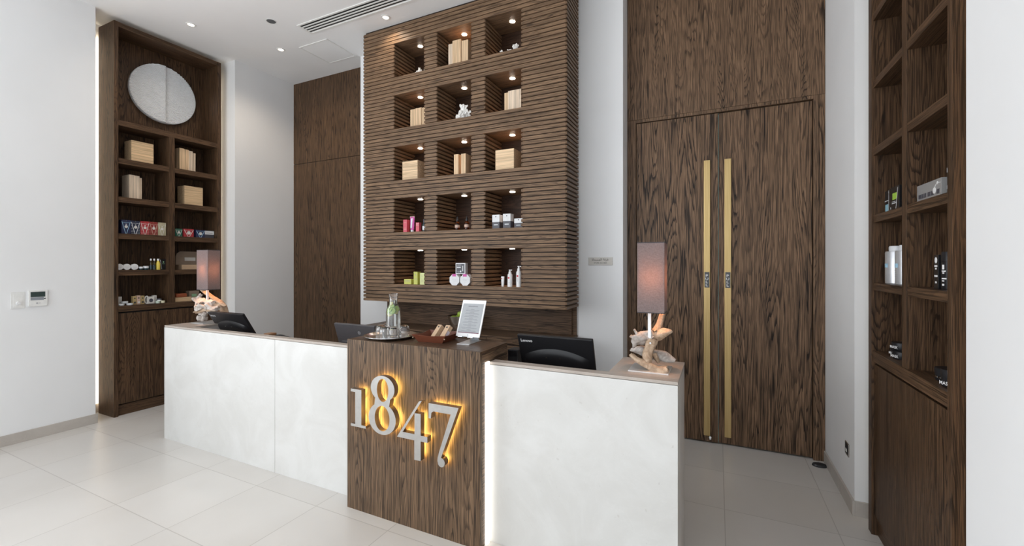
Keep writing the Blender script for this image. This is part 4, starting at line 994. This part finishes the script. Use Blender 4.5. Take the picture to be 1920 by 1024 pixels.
for a, b, h, k, lb in ((-1.990, -1.912, .137, .52, 'white over charcoal box, left of three in the fourth row right niche'), (-1.873, -1.792, .141, .5, 'white over charcoal box, tallest in the middle of the fourth row right niche'), (-1.752, -1.665, .090, .48, 'short white over charcoal box at the right of the fourth row right niche')):
    um = (a + b) / 2
    o = pack('cream_box', lb, 'box', '-y', 3.715, a, b, .07, N4, N4 + h * (1 - k), 'charcoal card', [('print', [rect(um - .022, um + .022, N4 + h * .25, N4 + h * .32, 'cap grey')])], 'two tone cream boxes')
    w = MB(); w.box(a - .0006, b + .0006, 3.7144, 3.7856, N4 + h * (1 - k), N4 + h, .001); w.build('upper_sleeve', M['white card'], o)
    w = MB(); w.add([(um + .006 * math.cos(2 * math.pi * i / 14), 3.7138, N4 + h * .86 + .006 * math.sin(2 * math.pi * i / 14)) for i in range(14)], [tuple(range(14))], False); w.build('emblem', M['charcoal card'], o)
# fifth row
GL5 = 'lime green boxes in the bottom left niche'
pack('soap_box', 'low lime green box lying at the left of the bottom left niche', 'box', '-y', 3.71, -3.073, -2.977, .06, N5, N5 + .056, 'lime card', [('print', lines(-3.06, -2.99, (N5 + .03, N5 + .038), 'khaki card', .004))], GL5)
pack('soap_box', 'tall lime green box in the middle of the bottom left niche', 'box', '-y', 3.71, -2.944, -2.892, .06, N5, N5 + .136, 'lime card', [('print', [('disc', -2.918, N5 + .105, .008, 'khaki card')] + lines(-2.935, -2.90, (N5 + .05, N5 + .06), 'khaki card'))], GL5)
pack('soap_box', 'pale lime box at the right of the bottom left niche', 'box', '-y', 3.71, -2.861, -2.800, .05, N5, N5 + .124, 'pale lime card', [('print', lines(-2.85, -2.815, (N5 + .03, N5 + .045, N5 + .09), 'khaki card'))], GL5)
for cx, lb in ((-2.424, 'white octagonal box with pink tab, left of two in the bottom middle niche'), (-2.296, 'white octagonal box with pink tab, right of two in the bottom middle niche')):
    t = thing('octagonal_box', lb, 'box', (cx, 3.74, N5), 'octagonal boxes under the framed one')
    r8 = .0625; oc = [(cx + r8 * math.cos(R(22.5 + 45 * i)) , N5 + r8 * math.cos(R(22.5)) + r8 * math.sin(R(22.5 + 45 * i))) for i in range(8)]
    w = MB(); w.prism(oc, lambda u, v, q: (u, 3.705 + .06 * q, v)); w.build('carton', M['white card'], t)
    w = MB(); w.box(cx - .024, cx + .020, 3.7035, 3.7645, N5 + .092, N5 + .1165); w.build('pink_tab', M['magenta card'], t)
    w = MB(); w.box(cx - .028, cx + .028, 3.7042, 3.7046, N5 + .058, N5 + .062); w.box(cx - .012, cx + .012, 3.7042, 3.7046, N5 + .036, N5 + .039); w.box(cx - .018, cx + .018, 3.7042, 3.7046, N5 + .050, N5 + .053); w.build('print', M['cap grey'], t)
Z8 = N5 + 2 * .0625 * math.cos(R(22.5)) + .0015
pack('framed_box', 'dark box with a silver frame standing on two octagonal boxes', 'box', '-y', 3.712, -2.412, -2.298, .05, Z8, Z8 + .112, 'silver', [('window', [rect(-2.404, -2.306, Z8 + .008, Z8 + .104, 'charcoal card')]), ('print', [rect(-2.396, -2.35, Z8 + .064, Z8 + .074, 'cap grey'), rect(-2.39, -2.345, Z8 + .09, Z8 + .094, 'cap grey'), rect(-2.39, -2.36, Z8 + .02, Z8 + .023, 'cap grey'), ('disc', -2.352, Z8 + .026, .009, 'cap grey'), rect(-2.332, -2.322, Z8 + .03, Z8 + .085, 'grey tin')])])
t = thing('lotion_tube', 'small white tube with red dot, left of three in the bottom right niche', 'tube', (-1.880, 3.725, N5))
w = MB(); w.lathe([(0, .012), (.013, .012), (.014, .03), (.0185, .098), (0, .099)], -1.880, 3.725, N5, n=18); w.v = [(x, 3.725 + (y - 3.725) * (1 - .8 * max(0, (z - N5 - .02) / .08)), z) for x, y, z in w.v]; w.build('tube_body', M['lotion white'], t)
w = MB(); w.lathe([(0, 0), (.0115, 0), (.012, .013), (0, .013)], -1.880, 3.725, N5, n=16); w.build('cap', M['lotion white'], t)
w = MB(); w.cyl((-1.888, 3.7175, N5 + .078), (-1.888, 3.7165, N5 + .078), .0045, n=14); w.build('red_dot', M['red print'], t)
for x, h, r_, lb in ((-1.804, .165, .024, 'white pump bottle with red dot, middle of three in the bottom right niche'), (-1.710, .200, .0255, 'tallest white pump bottle with red dot in the bottom right niche')):
    k = h / .2
    t = thing('pump_bottle', lb, 'bottle', (x, 3.728, N5), 'white pump bottles in the bottom right niche')
    w = MB(); w.lathe([(0, 0), (r_, 0), (r_, .135 * k), (r_ * .85, .148 * k), (r_ * .62, .153 * k), (0, .153 * k)], x, 3.728, N5, n=24); w.build('bottle_body', M['lotion white'], t)
    w = MB(); w.lathe([(0, .15 * k), (r_ * .62, .15 * k), (r_ * .55, .178 * k), (r_ * .3, .18 * k), (r_ * .3, .188 * k), (r_ * .5, .19 * k), (r_ * .5, h), (0, h)], x, 3.728, N5, n=20); w.box(x - .003, x + r_ * .95, 3.724, 3.732, N5 + .19 * k, N5 + h); w.build('pump', M['lotion white'], t)
    w = MB(); w.cyl((x - .003, 3.728 - r_ * .98, N5 + .105 * k), (x - .003, 3.728 - r_ * 1.01, N5 + .105 * k), .0095, n=18); w.build('red_dot', M['red print'], t)
    w = MB(); w.box(x - .005, x + .001, 3.7278 - r_ * 1.012, 3.728 - r_ * .99, N5 + .05 * k, N5 + .088 * k) if h > .18 else w.box(x - .009, x + .009, 3.7278 - r_ * 1.0, 3.728 - r_ * .95, N5 + .05 * k, N5 + .053 * k); w.build('print', M['cap grey'], t)

# ---- goods in the right cabinet
F2, F3, F5 = CR[2], CR[1], CR[0]
pack('hair_box', 'slim black box with pale blue strip, left of the green patched box', 'box', '-x', .875, 3.113, 3.182, .05, F2, F2 + .128, 'black card', [('print', [rect(3.125, 3.172, F2 + .01, F2 + .05, 'blue print'), rect(3.114, 3.181, F2 + .068, F2 + .073, 'cap grey'), rect(3.114, 3.119, F2, F2 + .126, 'silver')])])
pack('hair_box', 'black box with bright green patch on the upper goods shelf, right cabinet', 'box', '-x', .872, 2.955, 3.108, .06, F2, F2 + .132, 'black card', [('print', [rect(2.985, 3.05, F2 + .062, F2 + .098, 'lime print'), rect(2.99, 3.06, F2 + .04, F2 + .046, 'cap grey'), rect(3.0, 3.06, F2 + .05, F2 + .053, 'cap grey'), ('disc', 3.075, F2 + .02, .006, 'cap grey'), ('poly', [(2.975, F2 + .122), (2.968, F2 + .122), (2.995, F2 + .006), (3.002, F2 + .006)], 'silver')])])
t = thing('clear_box', 'clear plastic gift box with dark lettering bars in the right cabinet', 'box', (.92, 2.6, F2))
w = MB(); w.box(.870, .96, 2.472, 2.722, F2, F2 + .084, .002); w.build('cover', M['clear'], t)
d = MB()
for a, b in ((2.70, 2.672), (2.668, 2.645), (2.640, 2.618), (2.605, 2.575), (2.57, 2.545), (2.515, 2.488)): d.box(.8692, .870, a, b, F2 + .018, F2 + .038)
d.build('lettering', M['charcoal card'], t)
d = MB(); d.cyl((.870, 2.535, F2 + .036), (.8685, 2.535, F2 + .036), .014, n=18); d.build('ring_charm', M['lotion white'], t)
d = MB(); d.cyl((.870, 2.505, F2 + .066), (.8685, 2.505, F2 + .066), .007, n=14); d.build('small_charm', M['lotion white'], t)
d = MB(); limb(d, [(.869, 2.53, F2 + .05), (.868, 2.515, F2 + .06), (.868, 2.495, F2 + .064), (.868, 2.475, F2 + .063)], [.0015] * 4, 1, n=6, rough_=0); d.build('cord', M['lotion white'], t)
pack('hair_box', 'tall black box mostly hidden behind the clear plastic box, right cabinet', 'box', '-x', .885, 2.395, 2.462, .05, F2, F2 + .155, 'black card', [('print', [rect(2.44, 2.46, F2 + .03, F2 + .045, 'cap grey'), rect(2.44, 2.46, F2 + .1, F2 + .12, 'cap grey')])])
for y, lb in ((3.095, 'silver bottle with blue label, left of two in the right cabinet'), (2.945, 'silver bottle with blue label, right of two, partly behind the divider')):
    t = thing('shampoo_bottle', lb, 'bottle', (.905, y, F3), 'silver bottles in the right cabinet')
    w = MB(); w.lathe([(0, 0), (.048, 0), (.052, .004), (.052, .175), (.049, .182), (0, .182)], .905, y, F3, n=32); w.build('bottle_body', M['bottle silver'], t)
    w = MB(); w.lathe([(0, .182), (.034, .182), (.036, .188), (.036, .205), (.033, .212), (0, .212)], .905, y, F3, n=28); w.build('cap', M['silver'], t)
    def arc(nm, z0, z1, a0, a1, m, t=t, y=y):
        w = MB(); k = 8; vv = []
        for i in range(k + 1):
            a = R(a0 + (a1 - a0) * i / k)
            for z in (z0, z1): vv.append((.905 + .0526 * math.cos(a), y + .0526 * math.sin(a), F3 + z))
        w.add(vv, [(2 * i, 2 * i + 2, 2 * i + 3, 2 * i + 1) for i in range(k)], True); w.build(nm, M[m], t)
    arc('blue_label', .092, .114, 135, 205, 'sky print')
    for z in (.045, .055, .065, .075): arc('print', z, z + .002, 140, 195, 'cap grey')
pack('hair_box', 'dark box with white oval and print, standing left of the black canister', 'box', '-x', .875, 2.514, 2.556, .05, F3, F3 + .152, 'black card', [('print', [('disc', 2.534, F3 + .128, .0125, 'text_white'), rect(2.52, 2.549, F3 + .098, F3 + .106, 'text_white'), rect(2.527, 2.542, F3 + .087, F3 + .095, 'text_white'), rect(2.518, 2.55, F3 + .054, F3 + .062, 'text_white'), rect(2.526, 2.542, F3 + .026, F3 + .034, 'text_white')])])
t = thing('black_canister', 'tall black canister with white print beside the dark printed box', 'canister', (.905, 2.472, F3))
w = MB(); w.lathe([(0, 0), (.032, 0), (.033, .003), (.033, .12), (0, .12)], .905, 2.472, F3, n=28); w.build('canister_body', M['black'], t)
w = MB(); w.lathe([(.0335, .121), (.0335, .16), (.031, .164), (0, .164)], .905, 2.472, F3, n=28); w.build('cap', M['black'], t)
w = MB()
for z0, z1, a0, a1 in ((.088, .108, 185, 205), (.078, .083, 180, 215), (.070, .075, 188, 205), (.046, .051, 180, 220), (.036, .041, 184, 205), (.018, .026, 184, 205)):
    k = 5; vv = [(.905 + .0334 * math.cos(R(a0 + (a1 - a0) * i / k)), 2.472 + .0334 * math.sin(R(a0 + (a1 - a0) * i / k)), F3 + z) for i in range(k + 1) for z in (z0, z1)]
    w.add(vv, [(2 * i, 2 * i + 2, 2 * i + 3, 2 * i + 1) for i in range(k)], True)
w.build('print', M['text_white'], t)
def jar(lb, x, y, z, r_, h, word=None, lid='black'):
    t = thing('hair_jar', lb, 'jar', (x, y, z), 'black jars in the right cabinet')
    w = MB(); w.lathe([(0, 0), (r_ * .96, 0), (r_, .003), (r_, h * .6), (0, h * .6)], x, y, z, n=28); w.build('jar_body', M['black'], t)
    w = MB(); w.lathe([(r_ * 1.04, h * .58), (r_ * 1.04, h * .96), (r_, h), (0, h)], x, y, z, n=28); w.build('lid', M[lid], t)
    if word:
        w = MB(); a = R(205); d = Vector((math.cos(a), math.sin(a), 0)); rt = Vector((0, 0, 1)).cross(d) * 1
        w.text(word, .021, Vector((x, y, z + .010)) + d * (r_ * 1.045), rt, (0, 0, 1), sx=.9); w.build('lettering', M['text_white'], t)
    return t
jar('black jar lettered in white, lower left of three stacked jars', .925, 3.115, F5, .042, .042, 'MASK'); jar('black jar lettered in white, lower right of three stacked jars', .905, 3.018, F5, .042, .042, 'MASK'); jar('black jar lettered in white, on top of two others', .915, 3.062, F5 + .0425, .042, .042, 'MASK')
jar('wide black jar with a shiny band in the lower right bay', .925, 2.54, F5, .05, .056, None)
w = MB(); w.lathe([(.0505, .014), (.0505, .020)], .925, 2.54, F5, n=28); w.f = w.f[:28]; w.m = w.m[:28]; w.sm = w.sm[:28]; o = [x for x in C.objects if x.get('label') == 'wide black jar with a shiny band in the lower right bay'][0]; w.build('band', M['chrome'], o)
jar('black jar lettered in white beside the cabinet edge, lower right bay', .905, 2.425, F5, .05, .072, 'MASK')

# ---------------------------------------------------------------- ceiling fittings and wall fittings
cz = ZC
t = thing('air_vent', 'long white slot air vent with dark slots in the ceiling', 'vent', (-3.3, 3.333, cz))
w = MB(); w.box(-4.16, -2.2, 3.232, 3.252, cz - .008, cz - .0005, .001); w.box(-4.16, -2.2, 3.408, 3.428, cz - .008, cz - .0005, .001); w.box(-4.16, -4.135, 3.252, 3.408, cz - .008, cz - .0005); w.box(-2.225, -2.2, 3.252, 3.408, cz - .008, cz - .0005)
w.build('vent_frame', M['white_plastic'], t)
for k in range(4): B(-4.135, -2.225, 3.256 + k * .0385, 3.278 + k * .0385, cz - .003, cz - .0005).build('vent_slot', M['slot'], t)
for k in range(3): B(-4.135, -2.225, 3.279 + k * .0385, 3.2935 + k * .0385, cz - .008, cz - .0005, .001).build('vent_blade', M['white_plastic'], t)
w = MB(); w.lathe([(0, -.004), (.042, -.004), (.046, -.0005), (0, -.0005)], -4.34, 3.062, cz, n=28); o = w.build('ceiling_speaker', M['grille']); settag(o, 'small round dark grey grille in the ceiling', 'speaker')
w = MB(); w.lathe([(.046, -.0035), (.052, -.0035), (.052, -.0005), (.046, -.0005)], -4.34, 3.062, cz, n=28, close=True); w.build('rim', M['white_plastic'], o)
for x, y, lb in ((-5.19, 2.725, 'round lit downlight nearest the left cabinet'), (-4.805, 3.515, 'round lit downlight before the far left wall panel'), (-3.175, 3.535, 'round lit downlight beside the slatted shelf, under the vent end')):
    t = thing('ceiling_light', lb, 'downlight', (x, y, cz), 'ceiling downlights')
    w = MB(); w.lathe([(.030, -.002), (.034, -.007), (.047, -.005), (.047, -.0005), (.030, -.0005)], x, y, cz, n=28, close=True); w.build('trim_ring', M['white_plastic'], t)
    w = MB(); w.lathe([(0, -.0025), (.0295, -.0025), (.0295, -.0005), (0, -.0005)], x, y, cz, n=24); w.build('lamp', M['lamp_disc_c'], t)
    ld = bpy.data.lights.new('downlight', 'SPOT'); ld.energy = 15 if x < -5 else 22 if x < -4 else 9; ld.spot_size = R(140); ld.spot_blend = .8; ld.color = (1, .84, .66); ld.shadow_soft_size = .03
    lo = bpy.data.objects.new('downlight', ld); C.objects.link(lo); lo.location = (x, y, cz - .02)
t = thing('access_hatch', 'square flush access hatch in the ceiling near the slatted shelf', 'hatch', (-4.33, 3.80, cz))
w = MB(); w.box(-4.545, -4.11, 3.59, 4.015, cz - .004, cz - .0005, .001); w.build('hatch_panel', M['ceil'], t)
w = MB(); w.box(-4.56, -4.545, 3.575, 4.03, cz - .007, cz - .0005); w.box(-4.11, -4.095, 3.575, 4.03, cz - .007, cz - .0005); w.box(-4.545, -4.11, 3.575, 3.59, cz - .007, cz - .0005); w.box(-4.545, -4.11, 4.015, 4.03, cz - .007, cz - .0005); w.build('hatch_frame', M['white_plastic'], t)
t = thing('dimmer_switch', 'white dimmer switch plate with a round knob on the left wall', 'switch', (LX, 1.58, 1.285))
w = MB(); w.box(LX, LX + .006, 1.536, 1.624, 1.214, 1.362, .003); w.build('plate', M['white_plastic'], t)
w = MB(); w.box(LX + .006, LX + .008, 1.552, 1.612, 1.226, 1.345, .001); w.build('insert', M['white_plastic'], t)
w = MB(); w.cyl((LX + .008, 1.583, 1.262), (LX + .022, 1.583, 1.262), .0165, n=24, r1=.014); w.build('knob', M['lotion white'], t)
t = thing('thermostat', 'white wall thermostat with dark display beside the dimmer switch', 'thermostat', (LX, 1.705, 1.30))
w = MB(); w.box(LX, LX + .018, 1.643, 1.768, 1.226, 1.374, .003); w.build('case', M['white_plastic'], t)
w = MB(); w.box(LX + .0175, LX + .0188, 1.656, 1.752, 1.312, 1.360); w.build('display', M['lcd'], t)
w = MB(); w.box(LX + .0175, LX + .0188, 1.656, 1.742, 1.283, 1.310); w.build('button_strip', M['lcd_grey'], t)
w = MB(); w.box(LX + .0175, LX + .0195, 1.744, 1.754, 1.290, 1.300); w.build('button', M['black_matt'], t)
w = MB(); w.cyl((LX + .018, 1.698, 1.255), (LX + .0186, 1.698, 1.255), .0055, n=16); w.build('logo', M['lcd_grey'], t); w = MB(); w.text('LG', .012, (LX + .0184, 1.706, 1.251), (0, 1, 0), (0, 0, 1), 'L'); w.build('lettering', M['lcd_grey'], t)
t = thing('wall_socket', 'dark framed wall socket low on the right pier beside the door', 'socket', (RX, 3.61, .365))
w = MB(); w.box(RX - .006, RX, 3.566, 3.652, .322, .408, .002); w.build('plate', M['steel_side'], t)
w = MB(); w.box(RX - .0075, RX - .006, 3.574, 3.644, .334, .398); w.build('inset', M['black_matt'], t)
w = MB(); w.box(RX - .0095, RX - .0075, 3.596, 3.624, .345, .366, .001); w.build('rocker', M['white_plastic'], t)
t = thing('door_sign', 'small metal plaque with two lines of lettering beside the door', 'sign', (-1.01, 4.07, 1.643))
w = MB(); w.box(-1.126, -.894, 4.064, 4.07, 1.606, 1.680, .001); w.build('plaque', M['sign'], t)
w = MB(); w.text('\uFE93\uFE8E\uFEA4\uFEB4\uFEE4\uFEDF\uFE8D \uFE94\uFED3\uFEAE\uFED0', .030, (-1.01, 4.0635, 1.650), (1, 0, 0), (0, 0, 1)); w.build('upper_lettering', M['text_dark'], t)
w = MB(); w.text('STORE ACCESS', .0185, (-1.01, 4.0635, 1.622), (1, 0, 0), (0, 0, 1)); w.build('lower_lettering', M['text_dark'], t)
t = thing('door_stop', 'black floor door stop at the right foot of the double door', 'door stop', (.735, 4.165, 0))
w = MB(); w.lathe([(0, 0), (.045, 0), (.047, .004), (.040, .018), (.028, .022), (0, .022)], .735, 4.165, 0, n=24, sx=1.1, sy=.8); w.build('base', M['black_matt'], t)
w = MB(); w.box(.70, .735, 4.135, 4.15, .005, .017, .003); w.build('rubber_bumper', M['grey_plastic'], t)
